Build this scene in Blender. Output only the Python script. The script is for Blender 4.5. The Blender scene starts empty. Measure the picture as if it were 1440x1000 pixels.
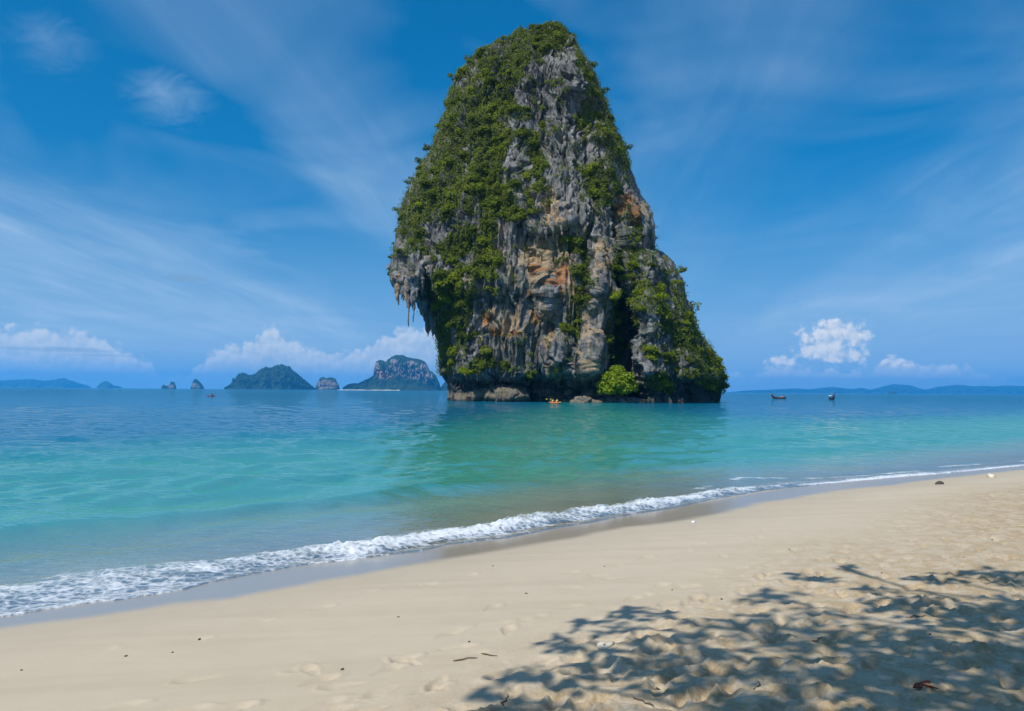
import bpy, math, random
import numpy as np
from mathutils import Matrix, Vector

R = math.radians
rng = np.random.default_rng(7)
random.seed(7)
sc = bpy.context.scene
col = sc.collection

# ------------------------------------------------------------------ camera
CAM = np.array([0.0, 0.0, 2.2])
FPX = 1100.0
cam_d = bpy.data.cameras.new('camera')
cam_d.sensor_width = 36.0
cam_d.lens = 36.0 * FPX / 1440.0
cam_d.clip_start = 0.05
cam_d.clip_end = 120000
cam = bpy.data.objects.new('camera', cam_d)
col.objects.link(cam)
RM = Matrix.Rotation(R(90 + 2.59), 4, 'X') @ Matrix.Rotation(R(0.41), 4, 'Z')
cam.matrix_world = Matrix.Translation(Vector(CAM)) @ RM
sc.camera = cam
RMn = np.array(RM.to_3x3())

# ------------------------------------------------------------------ light
SUN_EL = R(53)
SUN_AZ = math.atan2(-0.66, -0.751)      # atan2(x, y): behind the camera, to its left
SUND = np.array([math.sin(SUN_AZ) * math.cos(SUN_EL), math.cos(SUN_AZ) * math.cos(SUN_EL), math.sin(SUN_EL)])
sun_d = bpy.data.lights.new('sun', 'SUN')
sun_d.energy = 4.4
sun_d.angle = R(0.55)
sun_d.color = (1.0, 0.95, 0.87)
sun = bpy.data.objects.new('sun', sun_d)
sun.rotation_euler = Vector(SUND).to_track_quat('Z', 'Y').to_euler()
sun.location = (-30, -30, 60)
col.objects.link(sun)

sc.view_settings.view_transform = 'Standard'
sc.view_settings.look = 'None'
sc.view_settings.exposure = 0.0
sc.view_settings.gamma = 1.0
sc.view_settings.use_curve_mapping = False
sc.cycles.use_denoising = True
sc.cycles.denoiser = 'OPENIMAGEDENOISE'
sc.cycles.use_adaptive_sampling = True
sc.cycles.adaptive_threshold = .012
sc.cycles.adaptive_min_samples = 16
sc.cycles.max_bounces = 5
sc.cycles.diffuse_bounces = 2
sc.cycles.glossy_bounces = 2
sc.cycles.transparent_max_bounces = 12
sc.cycles.volume_bounces = 1
sc.cycles.sample_clamp_indirect = 6
sc.cycles.caustics_reflective = False
sc.cycles.caustics_refractive = False


# ------------------------------------------------------------------ pixel helpers (1440 x 1000)
def rays(px, py):
    px = np.asarray(px, float); py = np.asarray(py, float)
    px, py = np.broadcast_arrays(px, py)
    d = np.stack([(px - 720) / FPX, -(py - 500) / FPX, -np.ones_like(px)], -1)
    return d @ RMn.T


def at_depth(px, py, Y):
    d = rays(px, py)
    k = np.asarray(Y) / d[..., 1]
    return CAM + d * k[..., None]


def at_z(px, py, z=0.0):
    d = rays(px, py)
    k = (z - CAM[2]) / d[..., 2]
    return CAM + d * k[..., None]


def to_px(P):
    q = (np.asarray(P, float) - CAM) @ RMn
    return 720 + FPX * q[..., 0] / -q[..., 2], 500 - FPX * q[..., 1] / -q[..., 2]


# ------------------------------------------------------------------ numpy noise
_perm = np.random.default_rng(3).permutation(256).astype(np.int32)
_perm = np.concatenate([_perm, _perm, _perm])
_val = np.random.default_rng(4).uniform(-1, 1, 256).astype(np.float32)
_g3 = np.random.default_rng(5).normal(size=(256, 3)).astype(np.float32)
_g3 /= np.linalg.norm(_g3, axis=1, keepdims=True)


def noise3(P):
    P = np.asarray(P, np.float32)
    sh = P.shape[:-1]
    P = P.reshape(-1, 3)
    i = np.floor(P).astype(np.int32)
    f = P - i
    i &= 255
    u = f * f * f * (f * (f * 6 - 15) + 10)
    out = 0
    for dx in (0, 1):
        wx = u[:, 0] if dx else 1 - u[:, 0]
        hx = _perm[i[:, 0] + dx]
        for dy in (0, 1):
            wy = u[:, 1] if dy else 1 - u[:, 1]
            hy = _perm[hx + i[:, 1] + dy]
            for dz in (0, 1):
                wz = u[:, 2] if dz else 1 - u[:, 2]
                g = _g3[_perm[hy + i[:, 2] + dz]]
                dot = g[:, 0] * (f[:, 0] - dx) + g[:, 1] * (f[:, 1] - dy) + g[:, 2] * (f[:, 2] - dz)
                out = out + wx * wy * wz * dot
    return (out * 1.4).reshape(sh)


def noise2(x, y):
    """smooth value noise, -1..1"""
    x = np.asarray(x, np.float32); y = np.asarray(y, np.float32)
    ix = np.floor(x).astype(np.int32); iy = np.floor(y).astype(np.int32)
    fx = x - ix; fy = y - iy
    ix &= 255; iy &= 255
    ux = fx * fx * fx * (fx * (fx * 6 - 15) + 10); uy = fy * fy * fy * (fy * (fy * 6 - 15) + 10)
    a = _val[_perm[_perm[ix] + iy]]; b = _val[_perm[_perm[ix + 1] + iy]]
    c = _val[_perm[_perm[ix] + iy + 1]]; d = _val[_perm[_perm[ix + 1] + iy + 1]]
    return (a * (1 - ux) + b * ux) * (1 - uy) + (c * (1 - ux) + d * ux) * uy


def fbm2(x, y, o=4, gain=.5):
    s = 0; a = 1; t = 0
    for k in range(o):
        s = s + a * noise2(x * 2 ** k + 17.3 * k, y * 2 ** k + 9.1 * k); t += a; a *= gain
    return s / t


def voro2(x, y):
    """F1, F2, random of nearest cell"""
    x = np.asarray(x, np.float32); y = np.asarray(y, np.float32)
    ix = np.floor(x).astype(np.int32); iy = np.floor(y).astype(np.int32)
    f1 = np.full(x.shape, 9, np.float32); f2 = f1.copy(); rid = np.zeros(x.shape, np.float32); tilt = np.zeros(x.shape, np.float32)
    for dx in (-1, 0, 1):
        for dy in (-1, 0, 1):
            h = _perm[_perm[(ix + dx) & 255] + ((iy + dy) & 255)]
            cx = ix + dx + .5 + .48 * _val[h]; cy = iy + dy + .5 + .48 * _val[_perm[h + 31]]
            d = np.hypot(x - cx, y - cy)
            near = d < f1
            f2 = np.where(near, f1, np.minimum(f2, d))
            rid = np.where(near, _val[_perm[h + 77]], rid)
            tilt = np.where(near, _val[_perm[h + 99]] * (x - cx) * 1.6 + _val[_perm[h + 131]] * (y - cy), tilt)
            f1 = np.where(near, d, f1)
    voro2.tilt = tilt
    return f1, f2, rid


def sstep(a, b, x):
    t = np.clip((x - a) / (b - a), 0, 1)
    return t * t * (3 - 2 * t)


def in_poly(px, py, poly):
    inside = np.zeros(px.shape, bool)
    n = len(poly)
    for k in range(n):
        x1, y1 = poly[k]; x2, y2 = poly[(k + 1) % n]
        if y1 == y2:
            continue
        c = ((y1 > py) != (y2 > py)) & (px < (x2 - x1) * (py - y1) / (y2 - y1) + x1)
        inside ^= c
    return inside


# ------------------------------------------------------------------ scene helpers
def tag(o, label=None, cat=None, group=None, kind=None):
    if label: o['label'] = label
    if cat: o['category'] = cat
    if group: o['group'] = group
    if kind: o['kind'] = kind
    return o


def empty(name, loc):
    o = bpy.data.objects.new(name, None)
    o.location = [float(v) for v in loc]
    o.empty_display_size = .2
    col.objects.link(o)
    return o


def mesh_from(name, V, F, smooth=True, attrs=None):
    V = np.ascontiguousarray(V, np.float32).reshape(-1, 3)
    F = np.ascontiguousarray(F, np.int32)
    me = bpy.data.meshes.new(name)
    k = F.shape[1]
    me.vertices.add(len(V)); me.vertices.foreach_set('co', V.ravel())
    me.loops.add(F.size); me.loops.foreach_set('vertex_index', F.ravel())
    me.polygons.add(len(F))
    me.polygons.foreach_set('loop_start', np.arange(0, F.size, k, dtype=np.int32))
    me.polygons.foreach_set('loop_total', np.full(len(F), k, np.int32))
    me.polygons.foreach_set('use_smooth', np.full(len(F), smooth, bool))
    for an, av in (attrs or {}).items():
        a = me.attributes.new(an, 'FLOAT', 'POINT')
        a.data.foreach_set('value', np.ascontiguousarray(av, np.float32).ravel())
    me.update(calc_edges=True)
    me.validate()
    return me


def link(name, me, mat=None, parent=None, loc=None):
    o = bpy.data.objects.new(name, me)
    if mat is not None and not me.materials:
        me.materials.append(mat)
    col.objects.link(o)
    if parent: o.parent = parent
    if loc is not None: o.location = [float(v) for v in loc]
    return o


def grid_faces(nr, nc, wrap=False):
    i = np.arange(nr - 1)[:, None]; j = np.arange(nc if wrap else nc - 1)[None, :]
    a = i * nc + j; b = i * nc + (j + 1) % nc
    return np.stack([a, b, b + nc, a + nc], -1).reshape(-1, 4)


def tube(points, radii, n=8, cap=True):
    """swept tube: returns V, F (quads); caps closed by shrinking rings"""
    P = [np.asarray(p, float) for p in points]; rr = list(radii)
    if cap:
        P = [P[0]] + P + [P[-1]]; rr = [rr[0] * .02] + rr + [rr[-1] * .02]
    V = []
    last = len(P) - 1
    for k, p in enumerate(P):
        a = P[max(k - 1, 0)]; b = P[min(k + 1, last)]
        if cap and k == 0: b = P[2]
        if cap and k == last: a = P[last - 2]
        t = b - a; t = t / (np.linalg.norm(t) + 1e-9)
        u = np.cross(t, [0.31, 0.2, 0.93]); 
        if np.linalg.norm(u) < .1: u = np.cross(t, [1, 0, 0])
        u /= np.linalg.norm(u); w = np.cross(t, u)
        th = np.linspace(0, 2 * np.pi, n, endpoint=False)
        V.append(p + rr[k] * (np.cos(th)[:, None] * u + np.sin(th)[:, None] * w))
    V = np.concatenate(V)
    return V, grid_faces(len(P), n, True)


def join(parts):
    V = []; F = []; o = 0
    for v, f in parts:
        V.append(v); F.append(np.asarray(f) + o); o += len(v)
    return np.concatenate(V), np.concatenate(F)


def leaf_cards(C, Nrm, size, aspect=1.7, r=rng):
    """one folded rhombic leaf clump per centre: 2 tris as a bent quad"""
    n = len(C)
    t = r.normal(size=(n, 3)); t -= (t * Nrm).sum(1)[:, None] * Nrm
    t /= np.linalg.norm(t, axis=1)[:, None] + 1e-9
    b = np.cross(Nrm, t)
    s = (size * r.uniform(.6, 1.3, n))[:, None]
    lift = Nrm * s * .18
    V = np.stack([C - t * s * .5 * aspect ** .5, C + b * s * .5 / aspect ** .5 + lift,
                  C + t * s * .5 * aspect ** .5, C - b * s * .5 / aspect ** .5 + lift], 1)
    F = np.arange(n * 4).reshape(n, 4)
    return V.reshape(-1, 3), F


# node expressions
class NT:
    def __init__(s, tree): s.t = tree
    def n(s, typ, **kw):
        nd = s.t.nodes.new(typ)
        for k, v in kw.items():
            if k.startswith('_'):
                setattr(nd, k[1:], v)
        return nd
    def link(s, a, b): s.t.links.new(a, b)


class X:
    def __init__(s, nt, sock): s.nt = nt; s.s = sock
    def _m(s, op, o=None, c=None):
        nd = s.nt.t.nodes.new('ShaderNodeMath'); nd.operation = op
        s.nt.link(s.s, nd.inputs[0])
        for k, v in ((1, o), (2, c)):
            if v is None: continue
            if isinstance(v, X): s.nt.link(v.s, nd.inputs[k])
            else: nd.inputs[k].default_value = v
        return X(s.nt, nd.outputs[0])
    def __add__(s, o): return s._m('ADD', o)
    def __radd__(s, o): return s._m('ADD', o)
    def __sub__(s, o): return s._m('SUBTRACT', o)
    def __rsub__(s, o): return s._m('MULTIPLY', -1.0)._m('ADD', o)
    def __mul__(s, o): return s._m('MULTIPLY', o)
    def __rmul__(s, o): return s._m('MULTIPLY', o)
    def __truediv__(s, o): return s._m('DIVIDE', o)
    def max(s, o): return s._m('MAXIMUM', o)
    def min(s, o): return s._m('MINIMUM', o)
    def pow(s, o): return s._m('POWER', o)
    def exp(s): return s._m('EXPONENT')
    def abs(s): return s._m('ABSOLUTE')
    def clamp(s): return s.max(0.0).min(1.0)
    def ss(s, a, b):
        nd = s.nt.t.nodes.new('ShaderNodeMapRange'); nd.interpolation_type = 'SMOOTHSTEP'
        s.nt.link(s.s, nd.inputs[0]); nd.inputs[1].default_value = a; nd.inputs[2].default_value = b
        return X(s.nt, nd.outputs[0])


def new_mat(name):
    m = bpy.data.materials.new(name); m.use_nodes = True
    m.node_tree.nodes.clear()
    return m, NT(m.node_tree)


def v_in(nt, sock, v):
    if isinstance(v, X): nt.link(v.s, sock)
    elif hasattr(v, 'links'): nt.link(v, sock)
    else:
        if isinstance(v, (tuple, list)) and len(v) == 3 and len(sock.default_value) == 4: v = (*v, 1)
        sock.default_value = v


def mix_col(nt, f, a, b, mode='MIX'):
    nd = nt.t.nodes.new('ShaderNodeMix'); nd.data_type = 'RGBA'; nd.blend_type = mode
    v_in(nt, nd.inputs[0], f); v_in(nt, nd.inputs[6], a); v_in(nt, nd.inputs[7], b)
    return nd.outputs[2]


def attr(nt, name):
    nd = nt.n('ShaderNodeAttribute'); nd.attribute_name = name
    return X(nt, nd.outputs['Fac'])


def noise(nt, vec, scale, detail=4, rough=.55, dist=0., typ=None, dim='3D'):
    nd = nt.n('ShaderNodeTexNoise'); nd.noise_dimensions = dim; nd.inputs['Scale'].default_value = scale
    nd.inputs['Detail'].default_value = detail; nd.inputs['Roughness'].default_value = rough
    nd.inputs['Distortion'].default_value = dist
    if typ: nd.noise_type = typ
    if vec is not None: nt.link(vec, nd.inputs['Vector'])
    return X(nt, nd.outputs[0])


def mapping(nt, vec, scale=(1, 1, 1), loc=(0, 0, 0), rot=(0, 0, 0)):
    nd = nt.n('ShaderNodeMapping')
    nd.inputs['Scale'].default_value = scale; nd.inputs['Location'].default_value = loc
    nd.inputs['Rotation'].default_value = rot
    nt.link(vec, nd.inputs['Vector'])
    return nd.outputs[0]


def position(nt): return nt.n('ShaderNodeNewGeometry').outputs['Position']


def bump(nt, h, strength, dist):
    nd = nt.n('ShaderNodeBump'); nd.inputs['Strength'].default_value = strength
    nd.inputs['Distance'].default_value = dist
    nt.link(h.s if isinstance(h, X) else h, nd.inputs['Height'])
    return nd.outputs[0]


def out(nt, sh):
    o = nt.n('ShaderNodeOutputMaterial'); nt.link(sh, o.inputs['Surface'])


def principled(nt, color, rough=.8, normal=None, spec=.3):
    p = nt.n('ShaderNodeBsdfPrincipled')
    v_in(nt, p.inputs['Base Color'], color); v_in(nt, p.inputs['Roughness'], rough)
    p.inputs['Specular IOR Level'].default_value = spec
    if normal is not None: nt.link(normal, p.inputs['Normal'])
    return p


def plain_mat(name, color, rough=.6, var=.15, scale=6.0):
    m, nt = new_mat(name)
    tc = nt.n('ShaderNodeTexCoord').outputs['Object']
    n_ = noise(nt, tc, scale, 4)
    c = mix_col(nt, n_, tuple(x * (1 - var) for x in color), tuple(min(1, x * (1 + var)) for x in color))
    out(nt, principled(nt, c, rough, bump(nt, n_, .2, .02)).outputs[0])
    return m


# ------------------------------------------------------------------ world: Nishita sky with cirrus and cumulus
world = bpy.data.worlds.new('World'); sc.world = world; world.use_nodes = True
nt = NT(world.node_tree); world.node_tree.nodes.clear()
sky = nt.n('ShaderNodeTexSky'); sky.sky_type = 'NISHITA'; sky.sun_disc = False
sky.sun_elevation = SUN_EL; sky.sun_rotation = SUN_AZ % (2 * math.pi)
sky.altitude = 0; sky.air_density = 1.0; sky.dust_density = 0.6; sky.ozone_density = 2.2
hs = nt.n('ShaderNodeHueSaturation'); hs.inputs['Saturation'].default_value = 1.30
hs.inputs['Hue'].default_value = .487; hs.inputs['Value'].default_value = 1.0
nt.link(sky.outputs[0], hs.inputs['Color'])
tcw = nt.n('ShaderNodeTexCoord').outputs['Generated']
sep = nt.n('ShaderNodeSeparateXYZ'); nt.link(tcw, sep.inputs[0])
dx, dy, dz = (X(nt, sep.outputs[k]) for k in range(3))
sv = nt.n('ShaderNodeCombineXYZ'); nt.link(dx.s, sv.inputs[0]); nt.link(dy.s, sv.inputs[1]); nt.link((dz.max(0.0) * .93 + .07).s, sv.inputs[2])
svn = nt.n('ShaderNodeVectorMath'); svn.operation = 'NORMALIZE'; nt.link(sv.outputs[0], svn.inputs[0])
nt.link(svn.outputs[0], sky.inputs['Vector'])
# deep polarised blue: one grade for the whole sky
WS = .088
gs = nt.n('ShaderNodeSeparateColor'); nt.link(hs.outputs[0], gs.inputs[0])
gc = nt.n('ShaderNodeCombineColor')
for k_, (p_, a_) in enumerate(((1.9, 1.55), (.80, .735), (.81, 1.14))):
    nt.link(((X(nt, gs.outputs[k_]) * WS).max(.0005).pow(p_) * (a_ / WS)).s, gc.inputs[k_])
veil = (1.0 - dz.ss(.0, .30)).pow(1.4) * .68
sky_c = mix_col(nt, veil, gc.outputs[0], (3.7, 5.7, 8.2))


def combine(nt, x, y, z):
    nd = nt.n('ShaderNodeCombineXYZ')
    for k, v in enumerate((x, y, z)): v_in(nt, nd.inputs[k], v)
    return nd.outputs[0]


def curve(nt, x, pts):
    nd = nt.n('ShaderNodeFloatCurve'); c = nd.mapping.curves[0]
    pts = sorted(pts)
    c.points[0].location = pts[0]; c.points[1].location = pts[-1]
    for p in pts[1:-1]: c.points.new(*p)
    for p in c.points: p.handle_type = 'AUTO_CLAMPED'
    nd.mapping.update()
    nt.link(x.s, nd.inputs['Value'])
    return X(nt, nd.outputs[0])


az = dx._m('ARCTAN2', dy)                       # 0 straight ahead, + right
el = dz._m('ARCSINE')


def azel(px, py):
    d = rays(px, py); d = d / np.linalg.norm(d)
    return math.atan2(d[0], d[1]), math.asin(d[2])


# high cirrus: parallel bands on a flat layer overhead
A = R(6.5)
inv = 1.0 / 1.0
hgt = dz.max(0.0) + 0.055
cx_ = dx / hgt; cy_ = dy / hgt
across = cx_ * math.cos(A) - cy_ * math.sin(A)
along = cx_ * math.sin(A) + cy_ * math.cos(A)
band = curve(nt, (across + 8.0) / 16.0, [((a + 8) / 16, v) for a, v in (
    (-8, .5), (-5, .75), (-3.6, .9), (-2.9, .95), (-2.45, .8), (-2.15, .3), (-1.9, .12), (-1.5, .06), (-1.25, .10), (-1.1, .34), (-.95, .44), (-.8, .36), (-.6, .2),
    (-.2, .03), (.05, .14), (.35, .30), (.6, .24), (.85, .1), (1.2, .15), (1.7, .5), (2.5, .5), (4, .45), (8, .5))])
n1 = noise(nt, combine(nt, across * .9, along * .30, 0.0), 1.0, 4, .55, .5, dim='2D')
n2 = noise(nt, combine(nt, across * 5.5 + along * .35 + 7.0, along * .75, 0.0), 1.0, 5, .62, .8, dim='2D')
n3 = noise(nt, combine(nt, across * 1.1 + 3.0, along * .75 + 5.0, 0.0), 1.0, 3, .55, .7, dim='2D')
band = band + (along * -1.0).ss(-1.5, -.5) * (.45 - band)       # thin cloud added out of view, overhead and behind, to warm the shade
cir = ((band + (n3 - .5) * 1.1) * (n1.ss(.25, .75) * .60 + n2.ss(.30, .85) * .26 + .20)).clamp() * .70
# one torn wisp and a small one
def wisp(px, py, rx, ry, sc_, k):
    a0, e0 = azel(px, py)
    u_ = (az - a0) / (rx / FPX); v_ = (el - e0) / (ry / FPX)
    rot_u = u_ * .85 + v_ * .5; rot_v = v_ * .85 - u_ * .5
    nn = noise(nt, combine(nt, rot_u * .8, rot_v * 1.5, k), sc_, 4, .6, .6, dim='2D')
    d2 = (rot_u * rot_u + rot_v * rot_v)._m('SQRT')
    return ((1.0 - d2) + (nn - .5) * 1.5).ss(.0, 1.4)
cir = cir.max(wisp(238, 135, 60, 44, 1.0, 2.0) * .36).max(wisp(75, 60, 55, 44, 1.0, 7.0) * .20).clamp()
cir = cir * el.ss(.01, .09)
sky_c = mix_col(nt, cir, sky_c, (5.4, 7.4, 9.8))

# cumulus along the horizon: a top profile over azimuth, torn by billow noise
tops = [(0, 455), (30, 447), (60, 452), (75, 463), (98, 452), (130, 457), (150, 472), (190, 484), (210, 503), (232, 527), (262, 520), (288, 507),
        (302, 480), (316, 470), (335, 481), (360, 462), (385, 451), (396, 465), (420, 476), (440, 491), (456, 483), (500, 490), (530, 472), (545, 459),
        (566, 452), (585, 459), (602, 446), (625, 440), (680, 455), (760, 480), (900, 500), (1030, 519), (1080, 506), (1102, 498), (1130, 503), (1180, 512), (1235, 502), (1262, 496),
        (1292, 505), (1338, 503), (1380, 519), (1440, 530)]
EMAX = .16
cp = []
for px, py in tops:
    a, e = azel(px, py); cp.append(((a + math.pi) / (2 * math.pi), e / EMAX))
r_ = random.Random(5)
for k in range(13):
    for sgn in (-1, 1):
        a = sgn * (.66 + k * .19)
        cp.append(((a + math.pi) / (2 * math.pi), r_.uniform(.15, .6)))
top = curve(nt, (az + math.pi) / (2 * math.pi), cp) * EMAX
cv = combine(nt, az, el, 0.0)
def billow(vec):
    b1 = nt.n('ShaderNodeTexVoronoi'); b1.voronoi_dimensions = '2D'; b1.feature = 'F1'; b1.inputs['Scale'].default_value = 62
    b1.inputs['Detail'].default_value = 2.0; b1.inputs['Roughness'].default_value = .55
    nt.link(vec, b1.inputs['Vector'])
    return X(nt, b1.outputs['Distance'])
def warp(vec):
    nd = nt.n('ShaderNodeTexNoise'); nd.noise_dimensions = '2D'; nd.inputs['Scale'].default_value = 45; nd.inputs['Detail'].default_value = 3
    nt.link(vec, nd.inputs['Vector'])
    vm = nt.n('ShaderNodeVectorMath'); vm.operation = 'MULTIPLY_ADD'
    nt.link(nd.outputs['Color'], vm.inputs[0]); vm.inputs[1].default_value = (.012, .010, 0); nt.link(vec, vm.inputs[2])
    return vm.outputs[0]
wv = warp(cv)
bl = billow(wv)
off = nt.n('ShaderNodeVectorMath'); off.operation = 'ADD'; nt.link(wv, off.inputs[0]); off.inputs[1].default_value = (-.0035, .0050, 0)
bl2 = billow(off.outputs[0])
lit = ((bl2 - bl) * 1.1 + .55).clamp()                          # side of each billow that faces the sun
soft = noise(nt, wv, 26, 4, .6, dim='2D')
hgt_in = top - el + (.42 - bl) * .013 + (soft - .5) * .016
cum = hgt_in.ss(-.001, .010) * (1.0 - hgt_in.ss(.030, .085) * .45) * (soft.ss(.2, .55) * .35 + .65)
cum = cum * el.ss(.000, .040) * .80
cum_col = mix_col(nt, (lit * .55 + (1.0 - hgt_in.ss(.0, .05)) * .45).clamp(), (4.4, 6.1, 8.1), (8.4, 9.0, 9.7))
sky_c = mix_col(nt, cum, sky_c, cum_col)
# the single towering cloud over the right-hand horizon
dens = None
for (px, py, rx, ry) in ((1158, 481, 40, 30), (1172, 465, 22, 20), (1202, 471, 24, 18), (1180, 500, 44, 13), (1100, 507, 22, 8), (1262, 507, 24, 8), (1135, 492, 26, 18)):
    a0, e0 = azel(px, py)
    u_ = (az - a0) / (rx / FPX); v_ = (el - e0) / (ry / FPX)
    d_ = 1.0 - (u_ * u_ + v_ * v_)._m('SQRT')
    dens = d_ if dens is None else dens.max(d_)
dens = dens + (.40 - bl) * .8 + (soft - .5) * .4 + .22
tw = dens.ss(-.05, .62) * .93
tw_col = mix_col(nt, (lit * .8 + .25).clamp(), (5.6, 6.8, 8.2), (9.6, 9.9, 10.2))
sky_c = mix_col(nt, tw, sky_c, tw_col)
# a small dark scrap of cloud and thin grey layers on the left
def streak(px, py, rx, ry, k):
    a0, e0 = azel(px, py)
    u_ = (az - a0) / (rx / FPX); v_ = (el - e0) / (ry / FPX)
    nn = noise(nt, combine(nt, u_ * 1.3, v_ * 1.1, k), 1.6, 3, .55, .6, dim='2D')
    return ((1.0 - (u_ * u_ + v_ * v_)._m('SQRT')) + (nn - .5) * 1.3).ss(.05, .8)
grey = streak(262, 391, 34, 8, 1.0).max(streak(100, 492, 60, 5, 2.0) * .8).max(streak(30, 490, 60, 2.5, 3.0) * .6).max(streak(150, 500, 70, 2.5, 5.0) * .6)
sky_c = mix_col(nt, grey * .6, sky_c, (2.4, 4.1, 6.2))
bg = nt.n('ShaderNodeBackground'); bg.inputs['Strength'].default_value = WS
nt.link(sky_c, bg.inputs['Color'])
wo = nt.n('ShaderNodeOutputWorld'); nt.link(bg.outputs[0], wo.inputs['Surface'])
world.cycles.sampling_method = 'MANUAL'
world.cycles.sample_map_resolution = 512

# ------------------------------------------------------------------ shoreline coordinates
TD = np.array([.777, .629]); ND = np.array([.629, -.777])       # along the shore / towards the land
def ts(x, y): return x * TD[0] + y * TD[1], x * ND[0] + y * ND[1]
def edge_curve(pts, z=0.0):
    P = at_z([p[0] for p in pts], [p[1] for p in pts], z)
    t, s = ts(P[:, 0], P[:, 1]); o = np.argsort(t)
    return t[o], s[o]
EL = edge_curve([(-160, 905), (0, 871), (52, 862), (121, 852), (174, 847), (215, 840), (257, 833), (295, 821), (364, 808), (434, 796), (500, 790), (527, 785), (590, 778), (632, 767),
                 (716, 759), (765, 748), (835, 736), (887, 725), (950, 716), (997, 704), (1077, 690), (1149, 683), (1206, 677), (1282, 670), (1320, 668), (1440, 658), (1600, 645)])
EU = edge_curve([(-160, 845), (0, 824), (52, 817), (104, 805), (156, 801), (243, 794), (312, 789), (347, 781), (416, 775), (450, 772), (520, 758), (607, 744), (674, 738), (737, 723), (772, 722),
                 (835, 714), (887, 707), (940, 698), (1016, 688), (1100, 678), (1153, 676), (1220, 671), (1290, 664), (1440, 653), (1600, 641)])
EW = edge_curve([(-160, 925), (0, 885), (139, 869), (243, 852), (330, 847), (399, 833), (500, 817), (527, 809), (632, 792), (730, 772), (800, 762), (887, 745), (950, 739), (1024, 726),
                 (1065, 711), (1122, 704), (1176, 694), (1263, 687), (1290, 681), (1350, 673), (1440, 664), (1600, 650)], .05)
def ev(c, t): return np.interp(t, c[0], c[1])


def sand_z(x, y):
    """smooth beach and seabed height, s measured from the swash edge"""
    t, s = ts(x, y)
    e = np.interp(t, EL[0][::3], EL[1][::3])
    q = s - e
    land = .02 + .072 * q - .0004 * np.maximum(q, 0) ** 2
    land = np.where(q > 14, .02 + .072 * 14 - .0004 * 196 + .03 * (q - 14), land)
    sea = .02 + .072 * q
    d = -q
    xb = 2.0 + (y - 14.0) * .085
    bar = np.exp(-((x - xb) / (7.0 + .10 * np.clip(y, 0, 400))) ** 2)
    sea = np.where(d > 14, -.99 - 5.0 * (1 - .80 * bar) * (1 - np.exp(-(d - 14) / 55.0)) - .010 * (1 - .8 * bar) * (d - 14), sea)
    return np.where(q > 0, np.minimum(land, 2.5), np.maximum(sea, -7.0)), t, q


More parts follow.
